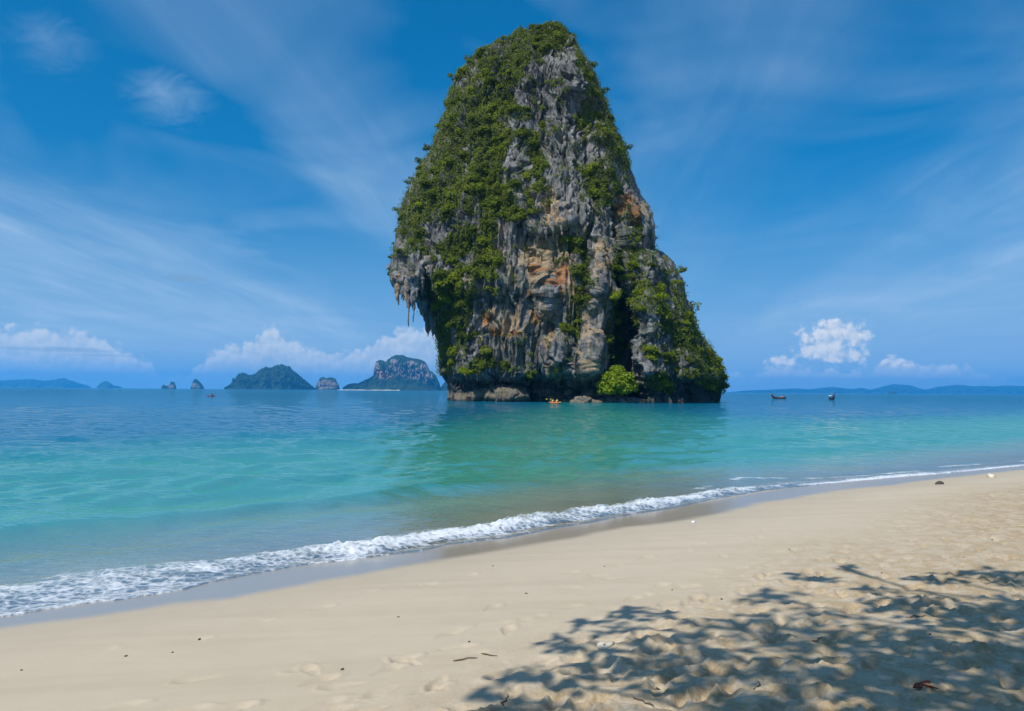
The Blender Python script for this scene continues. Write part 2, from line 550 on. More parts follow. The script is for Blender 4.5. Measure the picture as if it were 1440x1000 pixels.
# ------------------------------------------------------------------ beach (sand sheet, dry and under the shallows)
def build_beach():
    daz = np.concatenate([np.linspace(-180, -48, 40)[:-1], np.linspace(-48, 48, 820), np.linspace(48, 180, 40)[1:]])
    a = np.radians(daz)
    offp = np.concatenate([np.linspace(1500, 640, 14)[:-1], np.linspace(640, 34, 430), np.geomspace(33, .25, 30)])
    r = 1.62 * FPX / offp                                     # ring radius for a pixel offset under the horizon
    rr, aa = np.meshgrid(r, a, indexing='ij')
    x = rr * np.sin(aa); y = rr * np.cos(aa)
    z, t, q = sand_z(x, y)
    near = np.clip(1 - rr / 60, 0, 1)
    # where the sand has been walked: more with distance from the water, most to the right
    px, py = to_px(np.stack([x, y, z], -1))
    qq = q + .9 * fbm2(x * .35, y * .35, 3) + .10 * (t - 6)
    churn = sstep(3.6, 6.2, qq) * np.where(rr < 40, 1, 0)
    z = z + near * (.010 * fbm2(x * .9, y * .9, 3) * sstep(.2, 3, q))
    lump = fbm2(x * 1.7 + 3, y * 1.7, 3)
    z = z + churn * (.026 * lump + .014 * fbm2(x * 3.6, y * 3.6 + 7, 2) + .005 * fbm2(x * 13, y * 13, 2))
    # footprints
    rg = np.random.default_rng(21)
    prints = []
    n = 0
    while n < 2600:
        rad = 2.6 + 15 * rg.random() ** 1.6; an = rg.uniform(-.85, .85)
        fx, fy = rad * math.sin(an), rad * math.cos(an)
        _, ft, fq = sand_z(np.array(fx), np.array(fy))
        w = fq + .10 * (ft - 6)
        p = .02 * (fq > 1.4) + .14 * sstep(2.4, 4.0, w) + .8 * sstep(3.9, 5.6, w)
        n += 1
        if rg.random() < p:
            prints.append((fx, fy, rg.normal(.68, .55) + (math.pi if rg.random() < .5 else 0), rg.uniform(.7, 1.2) * (.35 + .65 * float(sstep(3.5, 5.5, w)))))
    # a few tracks along the beach
    for k in range(7):
        t0 = rg.uniform(-3, 12); q0 = rg.uniform(2.2, 5.0); dr = rg.normal(0, .12)
        for j in range(rg.integers(5, 12)):
            tt = t0 + j * .62; s_ = ev(EL, tt) + q0 + dr * j * .3 + (.09 if j % 2 else -.09)
            p = TD * tt + ND * s_
            prints.append((p[0], p[1], math.atan2(TD[1], TD[0]) + rg.normal(0, .15), rg.uniform(.25, .6)))
    for fx, fy, an, dep in prints:
        rad = math.hypot(fx, fy); ang = math.atan2(fx, fy)
        if rad < 2 or rad > 40: continue
        i0, i1 = np.searchsorted(r, [rad - .42, rad + .42]); da = .42 / rad
        j0, j1 = np.searchsorted(a, [ang - da, ang + da])
        if i1 - i0 < 2 or j1 - j0 < 2: continue
        X_ = x[i0:i1, j0:j1] - fx; Y_ = y[i0:i1, j0:j1] - fy
        c, s = math.cos(an), math.sin(an)
        u = X_ * c + Y_ * s; v = -X_ * s + Y_ * c
        wid = .052 + .014 * np.sin(u * 14)
        d = np.sqrt((u / .145) ** 2 + (v / wid) ** 2)
        pit = -np.clip(1.05 - d, 0, .45) / .45 * (.6 + .4 * np.sin(u * 11 + .6) ** 2)
        rim = np.exp(-((d - 1.28) / .22) ** 2) * (.45 + .4 * np.sign(u) * np.abs(u) / .15)
        brk = 1 + .9 * fbm2(x[i0:i1, j0:j1] * 22, y[i0:i1, j0:j1] * 22, 2)
        z[i0:i1, j0:j1] += dep * (.036 * pit + .014 * np.clip(rim, 0, 1.2) * brk)
    wet = 1 - sstep(-.22, .14, ts(x, y)[1] - ev(EW, t) + .10 * fbm2(x * 1.3, y * 1.3, 3))
    wet = wet * sstep(-.35, -.1, q)
    damp = 1 - sstep(.0, 1.6, ts(x, y)[1] - ev(EW, t))
    V = np.stack([x, y, z], -1)
    F = grid_faces(len(r), len(a))
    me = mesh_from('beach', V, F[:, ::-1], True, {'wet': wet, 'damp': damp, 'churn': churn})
    m, n_ = new_mat('sand')
    P = position(n_)
    g1 = noise(n_, P, 3.0, 5, .6); g2 = noise(n_, P, 190., 3, .75); g3 = noise(n_, P, 38., 4, .65); g4 = noise(n_, mapping(n_, P, (1, 1, 1), rot=(0, 0, -.68)), .6, 4)
    base = mix_col(n_, g1, (.485, .402, .288), (.555, .468, .345))
    g6 = noise(n_, P, 5.5, 4, .62, .5)
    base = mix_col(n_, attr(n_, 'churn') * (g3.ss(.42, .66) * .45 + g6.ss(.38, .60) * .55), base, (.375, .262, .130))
    g5 = noise(n_, mapping(n_, P, (.25, 2.2, 1), rot=(0, 0, -.68)), 1.0, 4, .6, .4)
    base = mix_col(n_, g5.ss(.45, .70) * .22, base, (.38, .30, .20))
    base = mix_col(n_, g2.ss(.62, .78) * .35, base, (.18, .145, .10))
    base = mix_col(n_, g2.ss(.38, .25) * .3, base, (.52, .47, .39))
    base = mix_col(n_, attr(n_, 'damp') * .3, base, (.33, .285, .215))
    base = mix_col(n_, attr(n_, 'wet') * .6, base, (.39, .32, .235))
    rough = .92 - attr(n_, 'wet') * .35
    clod = noise(n_, P, 11.0, 5, .62, .6, 'RIDGED_MULTIFRACTAL')
    nrm0 = bump(n_, clod * attr(n_, 'churn') * .5 + g6 * attr(n_, 'churn'), .55, .030)
    nrm = bump(n_, g3 * (.35 + attr(n_, 'churn')) + g2 * .45, .7, .007)
    nrm.node.inputs['Normal']; n_.link(nrm0, nrm.node.inputs['Normal'])
    # wet sand lies smooth under a film of water
    p = principled(n_, base, rough, nrm, .25)
    film = n_.n('ShaderNodeBsdfGlossy'); film.inputs['Roughness'].default_value = .16
    fr = n_.n('ShaderNodeFresnel'); fr.inputs[0].default_value = 1.33
    ms = n_.n('ShaderNodeMixShader')
    n_.link((X(n_, fr.outputs[0]) * attr(n_, 'wet') * .48).s, ms.inputs[0])
    n_.link(p.outputs[0], ms.inputs[1]); n_.link(film.outputs[0], ms.inputs[2])
    out(n_, ms.outputs[0])
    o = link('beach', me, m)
    tag(o, 'pale golden sand beach with footprints and a wet edge along the surf', 'beach', kind='structure')
    return x, y, z, r, a
bx_, by_, bz_, br_, ba_ = build_beach()


def sand_at(x, y):
    """height of the modelled sand under a point"""
    rad = math.hypot(x, y); an = math.atan2(x, y)
    i = int(np.clip(np.searchsorted(br_, rad), 1, len(br_) - 1)); j = int(np.clip(np.searchsorted(ba_, an), 1, len(ba_) - 1))
    return float(bz_[i - 1:i + 1, j - 1:j + 1].mean())


def sand_px(px, py):
    z = .4
    for _ in range(12):
        P = at_z(px, py, z); z = sand_at(P[0], P[1])
    return np.array([P[0], P[1], z])


# ------------------------------------------------------------------ sea
def build_sea():
    a = np.radians(np.concatenate([np.linspace(-88, -46, 20)[:-1], np.linspace(-46, 46, 860), np.linspace(46, 88, 20)[1:]]))
    offp = np.concatenate([np.linspace(520, 360, 20)[:-1], np.linspace(360, 90, 330)[:-1], np.linspace(90, 2, 130)[:-1], np.geomspace(2, .145, 24)])
    r = CAM[2] * FPX / offp
    rr, aa = np.meshgrid(r, a, indexing='ij')
    x = rr * np.sin(aa); y = rr * np.cos(aa)
    zs, t, q = sand_z(x, y)
    s = ts(x, y)[1]
    sl, su = ev(EL, t), ev(EU, t)
    f = (s - su) / (sl - su)                                   # 0 at the seaward edge of the foam, 1 at the swash edge
    fade = np.clip(1 - rr / 160, 0, 1)
    # ripples: many short crested wavelets travelling roughly onshore
    h = np.zeros_like(x)
    rg = np.random.default_rng(8)
    for k in range(22):
        lam = .55 * 1.18 ** k * rg.uniform(.9, 1.1)
        if lam > 9: break
        th = rg.normal(math.atan2(ND[1], ND[0]), .55)
        kx, ky = math.cos(th) * 2 * math.pi / lam, math.sin(th) * 2 * math.pi / lam
        ph = x * kx + y * ky + rg.uniform(0, 6.3) + 1.6 * noise2(x / lam * .35 + k * 5, y / lam * .35)
        amp = .0104 * lam ** .72 * (.65 + .6 * noise2(x / lam * .22 + 31, y / lam * .22 + k))
        res = np.clip((lam / (rr * .0045 + .02) - 1) / 2, 0, 1)           # drop what the sheet cannot carry
        sn = np.sin(ph)
        h += amp * res * (sn + .25 * (1 - np.abs(sn)))
    shallow = sstep(-.3, 4.0, -q)
    h = h * np.clip(-zs / .55, .10, 1) * np.clip(1.2 - rr / 220, .0, 1)
    # one low swell about to break, parallel to the shore
    c1 = ev(EU, t) - 3.3 - .25 * np.sin(t * .23) + .25 * noise2(t * .35, t * 0)
    am = .12 * sstep(-8, -4, t) * (1 - sstep(9.5, 13, t)) + .03
    u = s - c1
    h += am * np.where(u > 0, np.exp(-(u / .55) ** 2), np.exp(-(u / 1.1) ** 2))
    c2 = ev(EU, t) - 7.5 + .8 * noise2(t * .14 + 5, t * 0)
    h += .06 * np.exp(-((s - c2) / 1.1) ** 2)
    # breaker and froth
    vig = .35 + .65 * np.exp(-((t - 9.3) / 4.2) ** 2) + .25 * noise2(t * 1.3, t * 0 + 3)
    vig = np.where(t > 16, .25, vig)
    cr = np.where(t < 5, .30, .45)
    br = np.exp(-((f - cr) / .28) ** 2)
    froth = fbm2(x * 5.5, y * 5.5, 4)
    fine = fbm2(x * 17, y * 17, 3)
    z = h + np.clip(vig, .15, 1.2) * br * (.120 + .06 * froth + .045 * np.clip(fine, -.3, 1))
    film = zs + .012 + .006 * (froth + fine) * (f > 0)
    z = np.where(f > .25, np.maximum(z * (1 - sstep(.55, 1.0, f)) , film), np.maximum(z, film))
    z = np.where(f > 1.0, zs - .03 - .5 * np.clip(f - 1, 0, 1), z)
    depth = np.clip(z - zs, 0, 14)
    # foam cover
    dens = np.where(t < 5, .34 + .16 * np.sin(np.clip(f, 0, 1) * 3.14) + .20 * sstep(.85, 1, f),
                    .08 + .62 * np.exp(-((f - .55) / .22) ** 2) + .15 * sstep(.92, 1, f))
    thin = t > 17
    dens = np.where(thin, .25 + .75 * np.exp(-((f - .85) / .2) ** 2), dens)
    trail = .62 * sstep(13, 17, t) * np.exp(-((f + .9 + .7 * noise2(t * .35, t * 0 + 8)) / .16) ** 2) * (noise2(t * .5, t * 0) > -.2)
    dens = dens * (.80 + .45 * noise2(t * .55, s * .9)) + .10
    dens = dens * sstep(-.06, .10, f + .10 * froth) * (f < 1.0)
    dens = np.maximum(dens, trail)
    silt = sstep(-.8, .2, f + .3 * fbm2(t * .8, s * .8, 3)) * .8
    V = np.stack([x, y, z], -1)
    F = grid_faces(len(r), len(a))
    keep = (f < 1.12) & (f > -1e9)
    kf = keep.ravel()[F].any(1)
    F = F[kf]
    used, invx = np.unique(F, return_inverse=True)
    V = V.reshape(-1, 3)[used]; F = invx.reshape(F.shape)
    sel = lambda q_: q_.ravel()[used]
    me = mesh_from('sea', V, F[:, ::-1], True, {'depth': sel(depth), 'foam': sel(dens), 'silt': sel(silt), 'reach': sel(rr)})
    m, n_ = new_mat('sea_water')
    P = position(n_)
    dep = attr(n_, 'depth'); reach = attr(n_, 'reach')
    # fine ripples the sheet cannot carry
    w1 = noise(n_, mapping(n_, P, (1.0, 2.3, 1), rot=(0, 0, -.35)), 3.4, 3, .6, .4)
    w2 = noise(n_, mapping(n_, P, (.32, .95, .6), rot=(0, 0, -.15)), 1.0, 4, .62, .3)
    w3 = noise(n_, mapping(n_, P, (.035, .12, .1), rot=(0, 0, .1)), 1.0, 3, .5)
    hh = w1 * .024 + w2 * (.24 + reach.ss(90, 420) * .7) * reach.ss(8, 60) + w3 * 2.2 * reach.ss(60, 260)
    nrm = bump(n_, hh, 1.0, 1.0)
    big = noise(n_, P, .03, 4, .55)
    dd = dep * (big * .5 + .75)
    t1 = mix_col(n_, dd.ss(.02, .50), (.35, .40, .30), (.072, .43, .305))
    t2 = mix_col(n_, dd.ss(.6, 2.6), t1, (.000, .375, .235))
    t3 = mix_col(n_, dd.ss(.65, 2.9), t2, (.000, .170, .300))
    body = mix_col(n_, (attr(n_, 'silt') * .45).clamp(), t3, (.46, .40, .27))
    opac = (1.0 - (dep * -13.0).exp()) * .985
    opac = (opac + attr(n_, 'silt') * dep.ss(.0, .15) * .35).clamp()
    dif = n_.n('ShaderNodeBsdfDiffuse'); n_.link(body, dif.inputs[0])
    tr = n_.n('ShaderNodeBsdfTransparent'); tr.inputs[0].default_value = (.93, .97, .95, 1)
    mb = n_.n('ShaderNodeMixShader'); n_.link(opac.s, mb.inputs[0]); n_.link(tr.outputs[0], mb.inputs[1]); n_.link(dif.outputs[0], mb.inputs[2])
    fr = n_.n('ShaderNodeFresnel'); fr.inputs[0].default_value = 1.333; n_.link(nrm, fr.inputs[1])
    gl = n_.n('ShaderNodeBsdfGlossy'); gl.inputs['Roughness'].default_value = .05; n_.link(nrm, gl.inputs['Normal'])
    mg = n_.n('ShaderNodeMixShader'); n_.link((X(n_, fr.outputs[0]) * .66).s, mg.inputs[0]); n_.link(mb.outputs[0], mg.inputs[1]); n_.link(gl.outputs[0], mg.inputs[2])
    # foam: lacy white cover
    fo = attr(n_, 'foam')
    f1 = noise(n_, mapping(n_, P, (.62, 1.25, 1), rot=(0, 0, -.68)), 3.6, 6, .66, .9); f2 = noise(n_, P, 19.0, 4, .7, .5)
    vor = n_.n('ShaderNodeTexVoronoi'); vor.feature = 'DISTANCE_TO_EDGE'; vor.inputs['Scale'].default_value = 9.0; vor.inputs['Detail'].default_value = 2
    n_.link(mapping(n_, P, (1, 1, 1)), vor.inputs['Vector'])
    lace = 1.0 - X(n_, vor.outputs['Distance']).ss(.0, .22)
    fm = (fo + (f1 - .5) * 1.9 + (f2 - .5) * .40 + (lace - .5) * .40 - .47).ss(-.22, .55) * fo.ss(.02, .2) * .92
    fc = n_.n('ShaderNodeBsdfDiffuse'); fc.inputs[0].default_value = (.70, .73, .76, 1)
    n_.link(bump(n_, f1 + f2 * .5, .5, .05), fc.inputs['Normal'])
    mf = n_.n('ShaderNodeMixShader'); n_.link(fm.s, mf.inputs[0]); n_.link(mg.outputs[0], mf.inputs[1]); n_.link(fc.outputs[0], mf.inputs[2])
    out(n_, mf.outputs[0])
    o = link('sea', me, m)
    tag(o, 'clear turquoise sea with a line of white foam along the sand', 'sea', kind='structure')
build_sea()

# ------------------------------------------------------------------ materials for rock and leaves
def rock_material():
    m, n_ = new_mat('limestone')
    P = position(n_)
    v = mapping(n_, P, (1, 1, .22))
    a1 = noise(n_, v, .30, 6, .62, .5); a2 = noise(n_, v, 1.1, 6, .65, .3); a3 = noise(n_, P, 2.6, 5, .7); streak_ = noise(n_, mapping(n_, P, (1, 1, .05)), .85, 5, .6, .2)
    base = mix_col(n_, a1.ss(.3, .7), (.115, .115, .117), (.30, .297, .29))
    base = mix_col(n_, a2.ss(.50, .68) * .7, base, (.40, .385, .36))
    base = mix_col(n_, a2.ss(.46, .30) * .8, base, (.045, .047, .052))
    base = mix_col(n_, streak_.ss(.52, .61) * .85, base, (.045, .047, .053))
    base = mix_col(n_, streak_.ss(.45, .35) * .55, base, (.42, .385, .33))
    tan = attr(n_, 'tan'); org = attr(n_, 'orange')
    base = mix_col(n_, (tan * 1.05 + (a2 - .5) * 2.4 + (streak_ - .5) * 2.2 - .36).ss(.0, .45) * .9, base, (.46, .33, .20))
    base = mix_col(n_, (org * 1.1 + (a2 - .5) * 2.0 + (a1 - .5) - .4).ss(.0, .5) * .85, base, (.38, .165, .065))
    base = mix_col(n_, attr(n_, 'green') * a3.ss(.40, .60) * .75, base, (.085, .105, .035))
    base = mix_col(n_, attr(n_, 'tide') * .80, base, (.035, .045, .042))
    base = mix_col(n_, (attr(n_, 'oyster') * 1.2 + (a3 - .5) * 1.2 - .3).ss(0, .5), base, (.20, .175, .13))
    rg_ = noise(n_, mapping(n_, P, (1, 1, .28)), .75, 5, .55, .3, 'RIDGED_MULTIFRACTAL')
    nrm = bump(n_, a2 * .6 + a3 * .5 + rg_ * .45, 1.0, .8)
    out(n_, principled(n_, base, .88, nrm, .2).outputs[0])
    return m


def leaf_material(name, dark, light, trans=.28, through=(.16, .22, .02)):
    m, n_ = new_mat(name)
    P = position(n_)
    oi = X(n_, n_.n('ShaderNodeObjectInfo').outputs['Random'])
    g = n_.n('ShaderNodeNewGeometry')
    ri = X(n_, g.outputs['Random Per Island'])
    big = noise(n_, P, .16, 3, .55)
    f = (oi * .55 + ri * .30 + (big - .5) * 1.2 + .10).clamp()
    c = mix_col(n_, f, dark, light)
    c = mix_col(n_, ri.ss(.93, 1.0) * .5, c, (.20, .16, .04))
    d = n_.n('ShaderNodeBsdfPrincipled'); n_.link(c, d.inputs['Base Color']); d.inputs['Roughness'].default_value = .55; d.inputs['Specular IOR Level'].default_value = .25
    t = n_.n('ShaderNodeBsdfTranslucent'); n_.link(mix_col(n_, .6, c, through), t.inputs[0])
    ms = n_.n('ShaderNodeMixShader'); ms.inputs[0].default_value = trans
    n_.link(d.outputs[0], ms.inputs[1]); n_.link(t.outputs[0], ms.inputs[2])
    out(n_, ms.outputs[0])
    return m

ROCK = rock_material()
LEAF = leaf_material('cliff_leaf', (.044, .070, .004), (.305, .380, .014))
LEAF_BRIGHT = leaf_material('bright_leaf', (.14, .22, .008), (.32, .43, .014))
BARK = plain_mat('bark', (.16, .12, .085), .9, .4, 14)
DRY_TWIG = plain_mat('dry_twig', (.14, .10, .065), .9, .4, 60)

# ------------------------------------------------------------------ the sea stack
YC = 178.0
SL = [(33, 768), (36, 755), (45, 735), (56, 714), (72, 682), (84, 666), (104, 643), (132, 632), (154, 627), (180, 616), (208, 608), (227, 599), (252, 582), (297, 566), (336, 561), (350, 558), (362, 555),
      (394, 552), (404, 557), (413, 566), (420, 580), (428, 588), (442, 595), (455, 602), (468, 611), (480, 616), (496, 618), (524, 623), (532, 629), (545, 634), (552, 636), (559, 635), (566, 638), (620, 642)]
SR = [(33, 786), (38, 791), (48, 797), (62, 811), (79, 822), (89, 829), (110, 839), (132, 845), (163, 860), (199, 874), (222, 880), (250, 889), (272, 896), (300, 911), (328, 920), (350, 922),
      (356, 933), (366, 944), (390, 955), (420, 965), (432, 971), (454, 977), (479, 991), (502, 1004), (524, 1013), (539, 1016), (551, 1010), (562, 1008), (566, 1007), (620, 1006)]

VEG_POLY = [
    [(732, 43), (776, 34), (792, 38), (800, 58), (772, 72), (748, 98), (728, 118), (716, 130), (722, 160), (728, 190), (714, 212), (704, 240), (722, 250), (738, 262), (742, 290), (720, 318), (700, 308), (690, 322), (668, 305), (650, 300),
     (620, 318), (590, 322), (570, 316), (558, 310), (560, 290), (574, 252), (602, 206), (620, 154), (636, 104), (678, 70)],
    [(790, 38), (815, 60), (840, 90), (850, 132), (866, 163), (880, 199), (888, 232), (876, 246), (858, 222), (846, 232), (840, 205), (824, 196), (818, 150), (806, 112), (797, 85)],
    [(612, 382), (646, 376), (664, 412), (662, 470), (642, 492), (640, 530), (622, 528), (615, 480), (616, 440)],
    [(893, 394), (905, 396), (925, 412), (945, 438), (965, 450), (980, 452), (998, 478), (1014, 502), (1026, 535), (1012, 549), (985, 549), (974, 525), (958, 500), (943, 472), (920, 448), (900, 424)],
    [(855, 350), (878, 330), (884, 380), (878, 470), (872, 508), (858, 505), (851, 430)],
    [(812, 236), (848, 226), (862, 262), (846, 296), (826, 286)],
]
VEG_SPARSE = [
    [(925, 358), (946, 370), (960, 395), (972, 428), (978, 450), (958, 444), (938, 424), (928, 392)],
    [(740, 140), (770, 150), (768, 250), (760, 300), (742, 290), (738, 220)],
    [(655, 470), (700, 480), (720, 525), (690, 530), (655, 525)],
    [(800, 335), (832, 335), (836, 420), (826, 480), (800, 485), (805, 410)],
    [(872, 300), (900, 320), (905, 375), (885, 390), (868, 350)],
    [(560, 320), (600, 320), (600, 360), (565, 370)],
    [(640, 320), (700, 320), (705, 400), (660, 420), (640, 380)],
]
VEG_CIRC = [(588, 338, 13), (640, 350, 17), (656, 342, 12), (680, 334, 15), (690, 358, 17), (676, 380, 14), (628, 394, 18), (625, 414, 16), (650, 420, 14), (816, 353, 11), (813, 384, 10), (813, 412, 9), (816, 443, 9), (808, 465, 10),
            (687, 507, 13), (671, 515, 10), (709, 515, 8), (748, 524, 8), (914, 499, 9), (928, 533, 13), (900, 451, 8), (945, 503, 9), (962, 524, 9), (884, 336, 8), (866, 366, 9), (912, 373, 7), (731, 151, 9), (751, 202, 11), (754, 222, 10), (760, 244, 9),
            (751, 286, 10), (735, 300, 9), (566, 350, 7), (572, 325, 9), (557, 342, 5), (554, 360, 5), (552, 384, 4), (560, 322, 6), (832, 272, 12), (820, 160, 8), (745, 165, 7)]
TAN = [(752, 378, 16, 42), (768, 360, 14, 40), (790, 330, 10, 40), (735, 350, 8, 22), (720, 462, 12, 20), (694, 455, 13, 14), (775, 300, 10, 25), (833, 450, 4, 34), (800, 408, 10, 22), (605, 400, 9, 22), (843, 372, 3, 30),
       (725, 472, 20, 8), (775, 470, 8, 20), (748, 430, 8, 30), (668, 395, 6, 10), (832, 506, 4, 18), (790, 370, 12, 30), (785, 525, 6, 20), (715, 392, 6, 20), (818, 345, 8, 20), (905, 290, 8, 14)]
ORG = [(747, 402, 7, 36), (781, 408, 8, 16), (694, 456, 10, 11), (724, 471, 15, 6), (776, 458, 8, 16), (788, 385, 8, 16), (890, 318, 9, 24), (878, 290, 7, 20), (754, 440, 6, 18), (762, 380, 5, 20), (702, 470, 8, 6)]


def build_stack():
    NU, NV, NB = 660, 520, 70
    py = np.concatenate([np.linspace(33, 60, 50)[:-1], np.linspace(60, 600, NV - 49)])
    NV = len(py)
    xl = np.interp(py, *zip(*SL)); xr = np.interp(py, *zip(*SR))
    k = np.linspace(0, 1, NU)
    u = .5 - .5 * np.cos(np.pi * k)
    u = .45 * u + .55 * k
    U, PY = np.meshgrid(u, py)
    XL = xl[:, None]; XR = xr[:, None]
    PX = XL + (XR - XL) * U
    up = sstep(330, 60, PY)                                      # 1 at the top
    ua = np.interp(py, [33, 120, 250, 350, 450, 600], [.55, .66, .68, .66, .55, .5])[:, None]
    w = np.where(U < ua, (U - ua) / ua, (U - ua) / (1 - ua))
    nexp = 1.35 + 1.25 * (1 - up)
    prof = np.clip(1 - np.abs(w) ** nexp, 0, 1) ** (1 / nexp)
    width = (xr - xl)[:, None]
    b = 21.0 * np.clip(width / 370, 0, 1.1) ** .85 + 1.0
    # undulate the outline a little
    D = YC - b * prof                                            # distance of the surface
    # big forms
    def gx(c, wd): return np.exp(-((PX - c) / wd) ** 2)
    cc = np.interp(PY, [260, 300, 340, 400, 460, 520, 560, 600], [858, 862, 866, 868, 876, 880, 879, 879])
    cw = np.interp(PY, [260, 300, 340, 400, 460, 520, 560, 600], [4, 6, 9, 13, 19, 26, 31, 31])
    cd = np.interp(PY, [255, 300, 340, 400, 460, 520, 600], [0, 2, 5, 9, 12, 14, 14])
    e = np.abs(PX - cc) / cw
    D = D + cd * (1 - sstep(.55, 1.15, e))
    D -= 2.6 * np.exp(-((PX - np.interp(PY, [300, 400, 560], [842, 838, 832])) / 9) ** 2) * sstep(300, 350, PY)
    D -= 5.0 * sstep(885, 915, PX) * sstep(330, 400, PY) * (1 - sstep(955, 1010, PX))
    # tower behind the right shoulder
    D += 3.0 * sstep(915, 926, PX) * sstep(340, 356, PY) * (1 - sstep(390, 440, PY))
    # second shallow gully in the lower face, and wall panels
    D += 2.6 * gx(np.interp(PY, [420, 560], [806, 790]), 8) * sstep(455, 500, PY)
    D += 3.2 * gx(745, 9) * sstep(520, 540, PY)
    D += 2.2 * gx(np.interp(PY, [60, 330], [835, 868]), 7) * sstep(80, 150, PY) * (1 - sstep(300, 340, PY))
    D += 2.0 * gx(np.interp(PY, [120, 330], [722, 742]), 9) * sstep(100, 160, PY) * (1 - sstep(330, 380, PY))
    D -= 2.4 * gx(np.interp(PY, [60, 330], [790, 800]), 22) * sstep(60, 110, PY) * (1 - sstep(300, 360, PY))
    # rounded pillow of grey rock at the foot of the face
    D -= 2.6 * np.exp(-(((PX - 785) / 22) ** 2 + ((PY - 488) / 24) ** 2) ** 2)
    # hanging curtain on the left, hollow behind it
    D -= 3.0 * np.exp(-(((PX - 584) / 20) ** 2)) * sstep(330, 350, PY) * (1 - sstep(404, 416, PY))
    D += 5.0 * np.exp(-(((PX - 604) / 9) ** 2)) * sstep(372, 392, PY) * (1 - sstep(470, 500, PY))
    # brow with hollow under it in the middle face
    brow = np.interp(PX, [700, 735, 760, 800, 830], [350, 322, 330, 316, 330])
    inx = sstep(728, 742, PX) * (1 - sstep(800, 815, PX))
    D += inx * (-1.3 * sstep(-26, -6, PY - brow) * (1 - sstep(-2, 4, PY - brow)) + 1.4 * sstep(0, 8, PY - brow) * (1 - sstep(40, 110, PY - brow)))
    for (ax, ay, rx, ry, d) in [(692, 452, 8, 7, 1.3), (722, 466, 14, 9, .4), (782, 388, 7, 15, 2.6), (745, 395, 5, 40, 1.6), (778, 455, 9, 16, 1.6), (890, 318, 9, 26, 1.8), (770, 360, 4, 30, 1.0), (760, 405, 3, 34, 1.1), (770, 420, 4, 22, -1.2), (650, 470, 4, 30, 1.2)]:
        D += d * np.exp(-(((PX - ax) / rx) ** 2 + ((PY - ay) / ry) ** 2) ** 1.5)
    # tidal notch all round the foot
    nz = noise2(PX * .05, PX * 0 + 2) * 4
    notch = sstep(524 + nz, 537 + nz, PY) * (1 - .35 * sstep(555, 566, PY))
    bulge = np.exp(-(((PX - 706) / 34) ** 2 + ((PY - 556) / 13) ** 2) ** 2)
    D += 4.2 * notch * sstep(0, .08, U) * sstep(0, .05, 1 - U) * (1 - .9 * bulge) - 1.2 * bulge
    P = at_depth(PX, PY, D)
    # ---- relief
    wx, wz = P[..., 0], P[..., 2]
    jx = wx + 1.1 * noise2(wx * .33, wz * .2) + .6 * noise2(wz * .5, wx * .9); jz = wz + 41.3 + 2.0 * noise2(wx * .25 + 9, wz * .25)
    f1, f2, rid = voro2(jx * .20, jz * .050)
    h = .95 * rid + 2.2 * voro2.tilt - .7 * np.exp(-((f2 - f1) / .05) ** 2)
    f1, f2, rid = voro2(jx * .52 + 3, jz * .13 + 7)
    h += .45 * rid + 1.3 * voro2.tilt - .45 * np.exp(-((f2 - f1) / .06) ** 2)
    f1, f2, rid = voro2(jx * 1.3 + 5, jz * .42 + 1)
    h += .24 * rid + .80 * voro2.tilt
    f1, f2, rid = voro2(jx * 2.7 + 15, jz * .95 + 4)
    h += .10 * rid + .40 * voro2.tilt
    Q = P * np.array([.55, .55, .10])
    n_a = noise3(Q + 13.7); n_b = noise3(Q * 2.3 + 9); n_c = noise3(P * np.array([2.0, 2.0, .8]) + 11)
    flute = (1 - np.abs(n_a) * 2.2) * .9 + (1 - np.abs(n_b) * 2.2) * .45 + n_c * .25
    low = noise3(P * .11 + 3)
    cz = sstep(690, 730, PX) * (1 - sstep(840, 860, PX)) * sstep(260, 320, PY) * (1 - sstep(470, 530, PY))
    cz = sstep(640, 700, PX) * (1 - sstep(840, 860, PX)) * sstep(255, 320, PY) * (1 - sstep(505, 540, PY))
    long_ = 1 - np.abs(noise3(P * np.array([.95, .95, .045]) + 37.4)) * 2.4
    h = h * (.85 - .50 * cz) + flute * (.75 + .55 * cz) + long_ * (.35 + .55 * cz) + low * 2.2
    smooth = bulge
    h = h * (1 - .6 * smooth) + smooth * .35 * noise3(P * 1.6)
    edge = np.minimum(U, 1 - U)
    gu = np.gradient(P, axis=1); gv = np.gradient(P, axis=0)
    N = -np.cross(gu, gv); N /= np.linalg.norm(N, axis=-1, keepdims=True) + 1e-9
    N[..., 2] *= .35
    amp = (.35 + .65 * sstep(0, .10, edge)) * (.45 + .55 * sstep(33, 70, PY))
    P = P + N * (h * amp * .85)[..., None]
    # ---- vegetation cover in photo terms
    jpx = PX + 7 * noise2(PX * .06, PY * .06) + 4 * noise2(PX * .17, PY * .17 + 5); jpy = PY + 7 * noise2(PX * .06 + 40, PY * .06) + 4 * noise2(PX * .17 + 9, PY * .17)
    veg = np.zeros_like(PX)
    for q in VEG_POLY: veg = np.maximum(veg, in_poly(jpx, jpy, q) * 1.0)
    for q in VEG_SPARSE: veg = np.maximum(veg, in_poly(jpx, jpy, q) * (noise2(PX * .09, PY * .11) > .12) * .7)
    for cx, cy, r in VEG_CIRC: veg = np.maximum(veg, (np.hypot(jpx - cx, jpy - cy) < r) * 1.0)
    holes = (noise2(PX * .055 + 70, PY * .035) + .5 * noise2(PX * .14, PY * .09 + 33)) > .78
    veg = np.where(holes & (PX < 740), veg * .15, veg)
